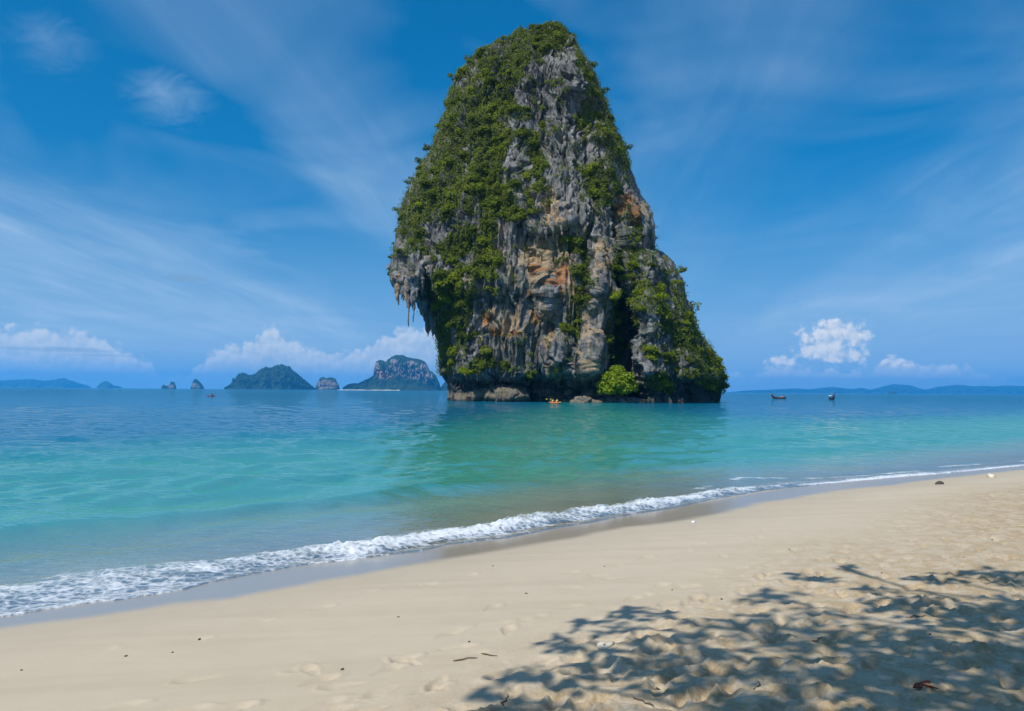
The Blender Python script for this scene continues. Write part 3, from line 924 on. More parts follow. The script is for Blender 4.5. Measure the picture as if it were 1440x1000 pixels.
    def blobs(lst):
        v = np.zeros_like(PX)
        for cx, cy, rx, ry in lst: v = np.maximum(v, np.clip(1.5 - np.sqrt(((jpx - cx) / rx) ** 2 + ((jpy - cy) / ry) ** 2), 0, 1))
        return v
    tan, org = blobs(TAN), blobs(ORG)
    cen = sstep(640, 700, PX) * (1 - sstep(850, 862, PX)) * sstep(270, 330, PY) * (1 - sstep(480, 520, PY))
    tan = np.maximum(tan, cen * .30)
    tide = sstep(528, 545, PY + nz)
    oyster = np.maximum(bulge * 1.3, .75 * sstep(545, 550, PY) * (noise2(PX * .08, PY * .2) > .1) * (PX < 850))
    green = np.clip(veg * 1.2 + .55 * (noise2(PX * .05 + 3, PY * .03) > .1), 0, 1)
    # ---- back half, coarse
    ub = np.linspace(1, 0, NB)[1:-1]
    UB, PYB = np.meshgrid(ub, py)
    PXB = XL + (XR - XL) * UB
    pb = np.clip(1 - np.abs(2 * UB - 1) ** 2.2, 0, 1) ** (1 / 2.2)
    PB = at_depth(PXB, PYB, YC + b * pb)
    PB = PB + (noise3(PB * .12) * 3.0)[..., None] * np.array([0, 1, .0])
    allP = np.concatenate([P, PB], 1); nc = allP.shape[1]
    z0 = lambda a, fill=0: np.concatenate([a, np.full((NV, NB - 2), fill)], 1)
    V = allP.reshape(-1, 3)
    F = grid_faces(NV, nc, True)
    # close the summit
    topc = allP[0].mean(0)
    V = np.concatenate([V, topc[None]])
    cap = np.stack([np.arange(nc), np.full(nc, len(V) - 1), np.full(nc, len(V) - 1), (np.arange(nc) + 1) % nc], -1)
    F3 = np.stack([(np.arange(nc) + 1) % nc, np.arange(nc), np.full(nc, len(V) - 1), np.full(nc, len(V) - 1)], -1)
    at_ = {'tan': z0(tan), 'orange': z0(org), 'tide': z0(tide), 'oyster': z0(oyster), 'green': z0(green, .8)}
    at_ = {k_: np.append(v_.ravel(), 0) for k_, v_ in at_.items()}
    root = empty('sea_stack', at_depth(820, 563, YC) * np.array([1, 1, 0]))
    tag(root, 'tall grey and ochre limestone stack rising from the sea, hung with greenery', 'rock stack')
    loc = np.array(root.location)
    F = F[:, ::-1]
    me = mesh_from('cliff', V - loc, F, True, at_)
    link('cliff', me, ROCK, root)
    # summit cap as its own little fan, part of the same stack
    capV = np.concatenate([allP[0], topc[None] + [[0, 0, .6]]])
    tri = np.stack([np.arange(nc), (np.arange(nc) + 1) % nc, np.full(nc, nc)], -1)
    link('summit', mesh_from('summit', capV - loc, tri, True, {'green': np.ones(nc + 1)}), ROCK, root)
    return root, loc, P, N, PX, PY, veg, U
ST_ROOT, ST_LOC, ST_P, ST_N, ST_PX, ST_PY, ST_VEG, ST_U = build_stack()


def surf_at(px, py):
    i = int(np.argmin(np.abs(ST_PY[:, 0] - py))); j = int(np.argmin(np.abs(ST_PX[i] - px)))
    return ST_P[i, j]


# stalactites under the left brow and along the ledges
def stalactite(px, py, length_px, rad_px, Yoff=0.0, k=0):
    p = surf_at(px, py)
    Y = p[1] + Yoff
    a = at_depth(px, py, Y); L = length_px * Y / FPX; r0 = rad_px * 1.55 * Y / FPX
    rg = np.random.default_rng(100 + k)
    pts, rad = [], []
    n = 9
    for i in range(n):
        f = i / (n - 1)
        pts.append(a - ST_LOC + np.array([rg.normal(0, .10) * r0 * 2 * f, rg.normal(0, .1) * r0 * 2 * f, .8 - f * (L + .8)]))
        rad.append(max(.05, r0 * (1 - f) ** .7 * (1 + .35 * rg.normal()) * (1.15 if i else 1.4)))
    V, F = tube(pts, rad, 9)
    V = V + .18 * r0 * noise3(V * 1.3)[:, None] * np.array([1, 1, .3])
    return link('stalactite', mesh_from('stalactite', V, F, True, {'tan': np.full(len(V), .6 if k % 3 == 0 else .2), 'orange': np.zeros(len(V))}), ROCK, ST_ROOT)

rs_ = random.Random(31)
fringe = []
for k in range(46):
    px = rs_.uniform(550, 594)
    L = float(np.interp(px, [550, 556, 560, 566, 571, 576, 582, 588, 594], [14, 26, 34, 26, 34, 58, 46, 24, 20])) * rs_.uniform(.45, 1.0)
    fringe.append((px, float(np.interp(px, [550, 560, 575, 594], [386, 394, 402, 408])) + rs_.uniform(-12, 4), L, rs_.uniform(1.6, 3.6), rs_.uniform(-1.5, 1.5)))
for px, py, L, r, yo in ((575.5, 402, 58, 2.4, -.8), (582.5, 404, 50, 2.6, -1), (560, 394, 36, 3, -.6), (597, 418, 34, 6, .3), (601, 424, 46, 5.5, .5), (605, 432, 34, 5, .6), (609, 440, 34, 4.5, .6), (612, 448, 26, 3.5, .6), (603, 430, 44, 3, 0)):
    fringe.append((px, py, L, r, yo))
for k, (px, py, L, r, yo) in enumerate(fringe + [(606, 372, 24, 3, -.8), (610, 384, 28, 3, -.8), (601, 366, 20, 3, -1),
                                         (738, 322, 12, 2, -.3), (747, 326, 14, 2.4, -.3), (756, 330, 10, 2, -.3), (768, 326, 11, 2, -.3), (778, 318, 14, 2, -.3), (655, 522, 12, 2.2, -.4), (663, 524, 12, 2.4, -.4), (671, 524, 14, 2, -.4), (770, 520, 12, 2.5, -.3), (800, 517, 14, 3, -.3), (808, 520, 12, 2.4, -.3), (790, 318, 14, 2.2, -.3)]):
    stalactite(px, py, L, r, yo, k)


# ------------------------------------------------------------------ greenery on the stack
def shrub_mesh(name, seed, leaves=900, droop=0.0, flat=.85):
    """unit-radius shrub: leaf clumps on several lobes"""
    r = np.random.default_rng(seed)
    C, N = [], []
    nl = r.integers(6, 10)
    for k in range(nl):
        d = r.normal(size=3); d[2] = abs(d[2]) * .8; d /= np.linalg.norm(d)
        c = d * r.uniform(.25, .62); c[2] *= flat
        rad = r.uniform(.30, .52)
        n = leaves // nl
        q = r.normal(size=(n, 3)); q /= np.linalg.norm(q, axis=1)[:, None]
        q[:, 2] = np.where(q[:, 2] < -.3, -q[:, 2], q[:, 2])
        rr = rad * r.uniform(.55, 1.08, n)[:, None]
        C.append(c + q * rr); nn = q + r.normal(0, .55, (n, 3)) + np.array([0, 0, .35]); N.append(nn / np.linalg.norm(nn, axis=1)[:, None])
    C = np.concatenate(C); N = np.concatenate(N)
    V, F = leaf_cards(C, N, .125, 1.6, r)
    return mesh_from(name, V, F, False)

SHRUBS = [shrub_mesh('cliff_shrub', 40 + k, 1500) for k in range(7)]
for me in SHRUBS: me.materials.append(LEAF)


def zone(px, py, r):
    left_edge = px - np.interp(py, *zip(*SL)); right_edge = np.interp(py, *zip(*SR)) - px
    size = 'large rounded' if r > 2.1 else 'small' if r < 1.6 else 'mid-sized'
    if py < 75: w, g = 'crowning the very summit of the stack', 'shrubs on the summit'
    elif py > 385 and px > 885:
        if right_edge < 16: w, g = 'on the outer edge of the right buttress above the sea', 'shrubs on the edge of the right buttress'
        elif py > 490: w, g = 'low on the right buttress just above the tidal notch', 'shrubs low on the right buttress'
        else: w, g = 'in the thicket sloping down the right buttress', 'shrubs on the right buttress'
    elif px > 795 and py < 300: w, g = 'on the shaded right crest of the stack', 'shrubs on the right crest'
    elif px < 745 and py < 325:
        if left_edge < 16: w, g = 'standing out on the left skyline of the stack', 'shrubs on the left skyline'
        elif py < 180: w, g = 'in the dense upper growth of the left flank', 'shrubs on the upper left flank'
        elif py > 265: w, g = 'in the lowest dense growth above the hanging brow', 'shrubs above the brow'
        elif px > 690: w, g = 'where dense growth meets the bare grey face', 'shrubs bordering the bare face'
        else: w, g = 'in the middle of the dense left flank', 'shrubs on the middle left flank'
    elif px < 700:
        if py > 480: w, g = 'hanging over the tidal notch on the left of the stack', 'shrubs over the left notch'
        elif py > 425: w, g = 'on the green wall below the stalactites', 'shrubs below the stalactites'
        else: w, g = 'on the broken ledges beside the hanging brow', 'shrubs beside the brow'
    elif 845 < px < 888 and py > 320: w, g = 'inside the dark cleft of the stack', 'shrubs in the cleft'
    elif px > 885: w, g = 'on the bare right shoulder of the stack', 'shrubs on the right shoulder'
    elif py < 310: w, g = 'rooted high in the bare grey face', 'shrubs high on the bare face'
    elif px > 795: w, g = 'in the green strip beside the pale pillar of the cleft', 'shrubs beside the pale pillar'
    else: w, g = 'clinging under the ochre stained wall', 'shrubs under the ochre wall'
    return f'{size} green shrub {w}', f'{size} {g}'


def plant_shrubs():
    rg = np.random.default_rng(12)
    dens = ST_VEG.copy()
    du = np.gradient(ST_PX, axis=1)
    wgt = (dens * np.clip(du, .02, 3)).ravel()
    wgt /= wgt.sum()
    cand = rg.choice(wgt.size, 6000, p=wgt)
    got = []
    cx, cy = ST_PX.ravel(), ST_PY.ravel()
    picks = []
    for cxx, cyy, r in VEG_CIRC:                                  # the bushes one can make out singly
        picks.append((cxx, cyy + r * .35, r * .156 * 1.05))
    for c in cand:
        if len(picks) >= 297: break
        x, y = cx[c], cy[c]
        r = rg.uniform(1.25, 2.5)
        if all((x - a) ** 2 + (y - b_) ** 2 > (min(r, q) / .156 * .70) ** 2 for a, b_, q in picks):
            picks.append((x, y, r))
    PP = ST_P.reshape(-1, 3); NN = ST_N.reshape(-1, 3)
    for k, (x, y, r) in enumerate(picks):
        i = int(np.argmin(np.abs(ST_PY[:, 0] - y))); j = int(np.argmin(np.abs(ST_PX[i] - x)))
        p = ST_P[i, j] + ST_N[i, j] * .15
        o = link('cliff_shrub', SHRUBS[k % len(SHRUBS)], None, None, p - np.array([0, 0, r * .25]))
        o.rotation_euler = (R(rg.uniform(5, 25)), R(rg.uniform(-10, 10)), rg.uniform(0, 6.28))
        o.scale = (r, r, r * rg.uniform(.8, 1.05))
        lab, grp = zone(x, y, r)
        tag(o, lab, 'shrub', grp)
    # low creepers and grass tufts between the shrubs: nobody could count them
    n = 120000
    c = rg.choice(wgt.size, n, p=wgt)
    nor = NN[c].copy(); 
    C = PP[c] + nor * (rg.uniform(-.1, .75, n) ** 1.0)[:, None] + rg.normal(0, .16, (n, 3))
    nor = nor + rg.normal(0, .6, (n, 3)) + np.array([0, 0, .5]); nor /= np.linalg.norm(nor, axis=1)[:, None]
    V, F = leaf_cards(C, nor, .33, 1.5, rg)
    # scattered tufts on ledges of the bare face
    du = np.gradient(ST_P[..., 2], axis=0)
    w2 = (noise2(ST_PX * .12 + 8, ST_PY * .10) > .35) * (1 - ST_VEG) * (ST_PY < 530) * sstep(.02, .3, ST_N[..., 2] + .35) + 1e-9
    w2 = w2.ravel() / w2.sum()
    cen = rg.choice(w2.size, 420, p=w2)
    idx = np.repeat(cen, 22)
    C2 = PP[idx] + NN[idx] * .15 + rg.normal(0, .42, (len(idx), 3)) * np.array([1, .5, .7])
    nor = NN[idx] + rg.normal(0, .6, (len(idx), 3)) + np.array([0, 0, .6]); nor /= np.linalg.norm(nor, axis=1)[:, None]
    V2, F2 = leaf_cards(C2, nor, .30, 2.2, rg)
    V, F = join([(V, F), (V2, F2)])
    o = link('creeping_plants', mesh_from('creeping_plants', V, F, False), LEAF)
    tag(o, 'low creepers and tufts of grass clinging all over the stack', 'creepers', kind='stuff')
plant_shrubs()


def grow_tree(name, base, blobs, trunk_pts, trunk_r, leaf_size, leaf_mat, label, cat, n_leaf=220, seed=1, limbs=True, hang=.2):
    """tapered trunk, a limb to each leaf mass, leaves spread through every mass"""
    r = np.random.default_rng(seed)
    root = empty(name, base); b = np.asarray(base, float)
    parts = [tube([p - b for p in trunk_pts], trunk_r, 10)]
    C, N = [], []
    fork = trunk_pts[-1]; fr = trunk_r[-1]
    tp = np.array(trunk_pts)
    for c, rad in blobs:
        c = np.asarray(c, float)
        j = len(tp) - 1 - int(r.integers(0, min(2, len(tp) - 1) + 1)) if limbs else len(tp) - 1
        s = tp[j]
        mid = (s + c) / 2 + np.array([0, 0, .10 * np.linalg.norm(c - s)]) + r.normal(0, .05, 3) * np.linalg.norm(c - s)
        rs = trunk_r[j] * .45
        parts.append(tube([s - b, mid - b, c - b], [rs, rs * .55, rs * .16], 7))
        for _ in range(4):
            d = r.normal(size=3); d /= np.linalg.norm(d)
            parts.append(tube([c - b - (c - mid) * .2, c - b + d * rad * .4, c - b + d * rad * .85], [rs * .2, rs * .12, rs * .05], 5))
        n = int(n_leaf * rad ** 2)
        q = r.normal(size=(n, 3)); q /= np.linalg.norm(q, axis=1)[:, None]
        rr = rad * r.uniform(.25, 1.05, n) ** .6
        C.append(c - b + q * rr[:, None] * np.array([1, 1, .7])); nn = q * .6 + r.normal(0, .5, (n, 3)) + np.array([0, 0, .8]); N.append(nn / np.linalg.norm(nn, axis=1)[:, None])
    V, F = join(parts)
    link('trunk', mesh_from('trunk', V, F), BARK, root)
    V, F = leaf_cards(np.concatenate(C), np.concatenate(N), leaf_size, 1.8, r)
    link('crown', mesh_from('crown', V, F, False), leaf_mat, root)
    tag(root, label, cat)
    return root


# slender trees that break the skyline of the stack
def skyline_trees():
    rs2 = random.Random(77)
    for k, (px, py, lean) in enumerate([(709, 60, -.4), (664, 90, -.6), (640, 112, -.7), (606, 212, -.9), (595, 232, -.8), (578, 258, -1.0), (563, 300, -1.0), (735, 48, -.2),
                                        (834, 94, .8), (846, 132, .9), (878, 212, 1.0), (951, 384, .9), (974, 436, 1.0)]):
        p = surf_at(px, py) + np.array([0, 0, -.3])
        hgt_ = rs2.uniform(.8, 1.5)
        up = np.array([lean * hgt_ * .55, -.25 * hgt_, hgt_ * .85])
        tr = [p, p + up * .5 + np.array([lean * .1, 0, 0]), p + up]
        bl_ = [(p + up * rs2.uniform(.75, 1.15) + np.array([rs2.uniform(-.9, .9), rs2.uniform(-.6, .6), rs2.uniform(-.5, .5)]), rs2.uniform(.45, .8)) for _ in range(6)]
        left = px < 790
        o = grow_tree('skyline_tree', p, bl_, tr, [.13, .10, .07], .30, LEAF, 'slender tree leaning out from the left skyline of the stack' if left else 'slender tree leaning out from the right skyline of the stack', 'tree', n_leaf=95, seed=200 + k)
        o['group'] = 'trees on the left skyline' if left else 'trees on the right skyline'
skyline_trees()

# ------------------------------------------------------------------ rocks at the foot of the stack
def boulder(name, px, py, Y, rx, ry, rz, seed, label, tan=.3, oy=.5):
    c = at_depth(px, py, Y); c[2] = 0
    r = np.random.default_rng(seed)
    nu, nv = 48, 28
    th = np.linspace(0, 2 * np.pi, nu, endpoint=False); ph = np.linspace(-1.45, 1.5, nv)
    PH, TH = np.meshgrid(ph, th, indexing='ij')
    D = np.stack([np.cos(PH) * np.cos(TH), np.cos(PH) * np.sin(TH), np.sin(PH)], -1)
    f1, f2, rid = voro2(TH * 1.6 + seed, PH * 2.2)
    k = 1 + .22 * noise3(D * 1.7 + seed) + .12 * noise3(D * 4.2 + seed) + .10 * rid - .08 * np.exp(-((f2 - f1) / .12) ** 2)
    V = D * k[..., None] * np.array([rx, ry, rz])
    V[..., 2] = np.sign(V[..., 2]) * np.abs(V[..., 2]) ** .8 * rz ** .2
    V = V.reshape(-1, 3)
    one = np.ones(len(V))
    o = link(name, mesh_from(name, V, grid_faces(nv, nu, True), True, {'tan': one * tan, 'oyster': one * oy, 'orange': one * 0}), ROCK, None, c - np.array([0, 0, .15]))
    tag(o, label, 'rock')
    return o
boulder('boulder', 819, 565, 154, 2.2, 1.6, 1.35, 3, 'larger pale brown boulder standing in the water under the stack', .35, .5)
boulder('boulder', 836, 565, 154.6, 1.8, 1.3, .85, 9, 'lower flat brown boulder beside the larger one under the stack', .4, .7)
boulder('reef_rock', 884, 563, 158, 1.3, .9, .55, 15, 'small reddish rock awash at the mouth of the cleft', .6, .2)
boulder('rock_ledge', 867, 560, 157.0, 4.6, 4.2, 1.4, 21, 'dark rock ledge in the cleft under the bright green tree', .0, .0)

tb = at_depth(868, 559, 153.5); tb[2] = 1.0
cl = []
for (px, py, rp, yo) in [(867, 524, 12, 0), (855, 530, 11, -.8), (880, 531, 11, -.6), (848, 541, 10, -.3), (887, 541, 9, -.2), (866, 538, 13, -1.8), (857, 548, 10, -1.4), (877, 547, 11, -1.5), (868, 519, 8, .3), (892, 548, 5, 0), (845, 550, 6, 0), (860, 518, 5, .2)]:
    cl.append((at_depth(px + 1, py, 153 + yo), rp * .148))
grow_tree('shore_tree', tb, cl, [tb, tb + np.array([.1, 0, 1.0]), tb + np.array([0, -.2, 2.0])], [.28, .22, .18], .34, LEAF_BRIGHT,
          'rounded bright green tree at the mouth of the dark cleft', 'tree', n_leaf=230, seed=5)

# ------------------------------------------------------------------ far islands and hills
def island_material(name, forest_d, forest_l, cliff):
    m, n_ = new_mat(name)
    P = position(n_)
    a1 = noise(n_, P, .035, 5, .65); a2 = noise(n_, mapping(n_, P, (1, 1, .4)), .05, 5, .7)
    c = mix_col(n_, a1.ss(.35, .65), forest_d, forest_l)
    f = (attr(n_, 'bare') + (a2 - .5) * 2.2 - .3).ss(.1, .45)
    c = mix_col(n_, f, c, cliff)
    c = mix_col(n_, (attr(n_, 'red') + (a2 - .5) * 1.0 - .4).ss(0, .4), c, (.42, .20, .12))
    c = mix_col(n_, attr(n_, 'shore'), c, (.62, .56, .45))
    out(n_, principled(n_, c, .9, bump(n_, a1, .8, 6.0), .1).outputs[0])
    return m
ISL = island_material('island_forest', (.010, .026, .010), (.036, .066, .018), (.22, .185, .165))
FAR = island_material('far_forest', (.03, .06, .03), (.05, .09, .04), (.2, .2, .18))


def island(name, top, Y, depth, label, cat='island', mat=None, apron=None, bare=(), red=(), rough=1.0, kind=None, beach=None, cols=150, rows=44):
    x0, x1 = top[0][0], top[-1][0]
    px = np.linspace(x0, x1, cols)
    rough_px = rough * (fbm2(px * .55, px * 0 + Y * .01, 3) * .9)
    ty = np.interp(px, *zip(*top)) + rough_px * np.interp(px, [x0, x0 + 4, x1 - 4, x1], [0, 1, 1, 0])
    yh = np.array([to_px(at_depth(p, 550, Y) * np.array([1, 1, 0]))[1] for p in px])   # waterline at that distance
    ty = np.minimum(ty, yh - .15)
    v = np.linspace(0, 1, rows)
    Vv, PXm = np.meshgrid(v, px, indexing='ij')
    H = (yh - ty)[None, :]
    if apron is not None:
        ah = np.clip(yh - np.interp(px, *zip(*apron)), 0, None); ah = np.minimum(ah, (yh - ty) * .98)[None, :]
        hh = np.where(Vv < .55, ah * (Vv / .55) ** .85, ah + (H - ah) * ((Vv - .55) / .45))
        back = np.where(Vv < .55, Vv / .55 * .72, .72 + .28 * ((Vv - .55) / .45) ** 2.2)
    else:
        hh = H * np.sin(Vv * np.pi / 2) ** .9; back = 1 - np.cos(Vv * np.pi / 2)
    wloc = depth * np.clip(H / H.max(), .04, 1) ** .6
    foot = 3.0 * FPX / Y                                        # three metres under water
    PYm = yh[None, :] - hh
    PYm[0] = yh + foot
    PYm = PYm + rough * .55 * fbm2(PXm * .8, Vv * 18 + Y, 3) * np.clip(np.sin(Vv * np.pi), 0, 1)
    D = Y - wloc * (1 - back)
    rel = fbm2(PXm * .22, Vv * 5 + 3, 4) * .12 + .10 * fbm2(PXm * 1.1, Vv * 22, 3)
    D = D + rel * depth * np.clip(np.sin(Vv * np.pi) * 1.4, 0, 1)
    P = at_depth(PXm, PYm, D)
    vb = np.linspace(1, 0, 10)[1:]
    back_rows = [at_depth(px, yh + foot - (yh - ty + foot) * q, Y + depth * (1 - q ** 1.5)) for q in vb]
    V = np.concatenate([P, np.array(back_rows)], 0)
    nr = V.shape[0]
    def bl(lst):
        o_ = np.zeros_like(PXm)
        for cx, cy, rx, ry in lst: o_ = np.maximum(o_, np.clip(1.6 - np.sqrt(((PXm - cx) / rx) ** 2 + ((PYm - cy) / ry) ** 2), 0, 1))
        return np.concatenate([o_, np.zeros((nr - rows, cols))], 0)
    sh = np.zeros((nr, cols))
    base = at_depth((x0 + x1) / 2, 550, Y) * np.array([1, 1, 0])
    o = link(name, mesh_from(name, V.reshape(-1, 3) - base, grid_faces(nr, cols), True, {'bare': bl(bare), 'red': bl(red), 'shore': sh}), mat or ISL, None, base)
    tag(o, label, cat, kind=kind)
    return o

island('forested_island', [(315, 545), (324, 540), (330, 533), (336, 525), (340, 524), (352, 527), (358, 526), (366, 519), (374, 516), (380, 517), (386, 514), (396, 512), (400, 514), (408, 515), (412, 521), (420, 527), (432, 537), (438, 542), (445, 547)], 5200, 420,
       'long dark green island with a rounded top and a tiny rock spike', rough=1.2, cols=220)
island('rock_islet', [(443, 547), (446, 538), (450, 532), (455, 530), (460, 532), (466, 530), (472, 533), (476, 540), (478, 547)], 5000, 140,
       'small round islet with pale bare cliffs between two larger islands', apron=[(443, 547), (450, 544), (470, 544), (478, 547)], bare=[(458, 540, 12, 6), (452, 541, 6, 6), (467, 541, 7, 5)], cols=110)
island('cliff_island', [(482, 545), (488, 541), (494, 539), (504, 539), (510, 536), (518, 532), (525, 528), (526, 519), (529, 508), (533, 506.5), (539, 507), (542, 509), (546, 505), (552, 501), (558, 499), (566, 499), (573, 502), (582, 504), (590, 505), (597, 508), (601, 513), (604, 521),
        (608, 523), (613, 528), (617, 536), (620, 545), (621, 548)], 4600, 420,
       'steep island with bare pink cliffs above a green wooded apron', apron=[(482, 546), (488, 542), (505, 539), (529, 527), (543, 531), (560, 523), (570, 529), (588, 532), (602, 540), (612, 546), (621, 548)],
       bare=[(530, 518, 4, 8), (540, 527, 10, 6), (556, 519, 10, 7), (568, 524, 7, 5), (585, 526, 12, 7), (596, 520, 8, 8), (600, 531, 8, 7), (555, 508, 6, 3), (578, 512, 8, 4)], red=[(538, 526, 7, 4), (543, 529, 6, 3)], rough=.8, cols=260, rows=60)
island('headland', [(618, 549), (622, 541), (627, 536), (634, 531), (642, 530), (652, 535), (660, 549)], 4900, 200, 'green island end showing beside the foot of the stack', cols=70)
island('rock_islet', [(227, 545), (229, 541), (231, 541.5), (233, 543), (237, 542), (241, 536.5), (245, 537), (248, 545)], 5600, 80, 'low double islet with a green hump, the lesser of the pair', bare=[(240, 543, 5, 2)], cols=70, rough=.5)
island('rock_islet', [(268, 545), (270, 541), (272, 534), (275, 532.5), (279, 535), (284, 540), (287, 545.5)], 5500, 80, 'steep islet with a tall hump and pale foot, the larger of the pair', bare=[(273, 542, 5, 3), (280, 544, 5, 2)], cols=70, rough=.5)
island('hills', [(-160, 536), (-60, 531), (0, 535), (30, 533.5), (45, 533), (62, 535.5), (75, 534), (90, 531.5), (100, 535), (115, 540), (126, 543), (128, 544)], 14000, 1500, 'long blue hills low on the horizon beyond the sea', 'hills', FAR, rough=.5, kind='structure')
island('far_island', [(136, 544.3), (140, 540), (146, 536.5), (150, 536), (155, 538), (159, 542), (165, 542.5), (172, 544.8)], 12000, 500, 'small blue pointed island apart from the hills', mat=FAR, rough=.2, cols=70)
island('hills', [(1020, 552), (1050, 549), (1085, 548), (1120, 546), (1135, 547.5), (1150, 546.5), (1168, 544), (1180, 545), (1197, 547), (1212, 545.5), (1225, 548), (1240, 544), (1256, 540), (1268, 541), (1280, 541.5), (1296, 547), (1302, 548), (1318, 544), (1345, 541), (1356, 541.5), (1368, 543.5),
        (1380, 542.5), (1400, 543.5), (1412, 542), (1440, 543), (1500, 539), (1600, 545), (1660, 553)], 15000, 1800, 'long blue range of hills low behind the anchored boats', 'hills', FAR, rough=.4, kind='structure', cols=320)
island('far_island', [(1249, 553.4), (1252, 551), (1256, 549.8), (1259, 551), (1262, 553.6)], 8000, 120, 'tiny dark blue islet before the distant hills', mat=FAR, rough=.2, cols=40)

# pale beach strip of the cliff island
sp = np.linspace(474, 562, 60)
yh = np.array([to_px(at_depth(p, 550, 4150) * np.array([1, 1, 0]))[1] for p in sp])
wob = .5 + .5 * noise2(sp * .11, sp * 0)
A_ = at_depth(sp, yh + .5, 4100); B_ = at_depth(sp, yh - .25 - .9 * wob, 4160); C_ = at_depth(sp, yh - .3 - .6 * wob, 4300)
SANDY = plain_mat('far_sand', (.62, .56, .45), .9, .1, .05)
b0 = at_depth(520, 550, 4150) * np.array([1, 1, 0])
tag(link('sand_spit', mesh_from('sand_spit', np.concatenate([A_, B_, C_]) - b0, grid_faces(3, 60)), SANDY, None, b0), 'thin white sand beach at the foot of the cliff island', 'beach', kind='structure')
# rock spike at the end of the forested island
ck = at_depth(328, 540, 5050)
V, F = tube([(0, 0, -22), (-1, 0, 0), (2, 0, 12), (-3, 0, 24), (1, 0, 33), (3, 0, 39)], [12, 8, 5.5, 7.5, 6.5, 2.5], 9)
tag(link('rock_spike', mesh_from('rock_spike', V, F, True, {'bare': np.zeros(len(V))}), ISL, None, ck), 'thin dark rock spike at the end of the forested island', 'rock')


# ------------------------------------------------------------------ boats
WOOD_D = plain_mat('tarred_wood', (.030, .022, .018), .5, .3, 3)
WOOD_R = plain_mat('varnished_wood', (.10, .045, .025), .5, .3, 3)
TARP_O = plain_mat('orange_tarpaulin', (.42, .15, .09), .7, .15, 3)
TARP_W = plain_mat('white_tarpaulin', (.72, .72, .70), .7, .1, 3)
METAL = plain_mat('engine_metal', (.10, .10, .11), .4, .2, 8)
CLOTH_R = plain_mat('ribbon_cloth', (.55, .06, .08), .8, .2, 10)


def box(c, s):
    c = np.array(c, float); s = np.array(s, float) / 2
    V = np.array([[x, y, z] for x in (-1, 1) for y in (-1, 1) for z in (-1, 1)]) * s + c
    F = np.array([[0, 1, 3, 2], [4, 6, 7, 5], [0, 4, 5, 1], [2, 3, 7, 6], [0, 2, 6, 4], [1, 5, 7, 3]])
    return V, F


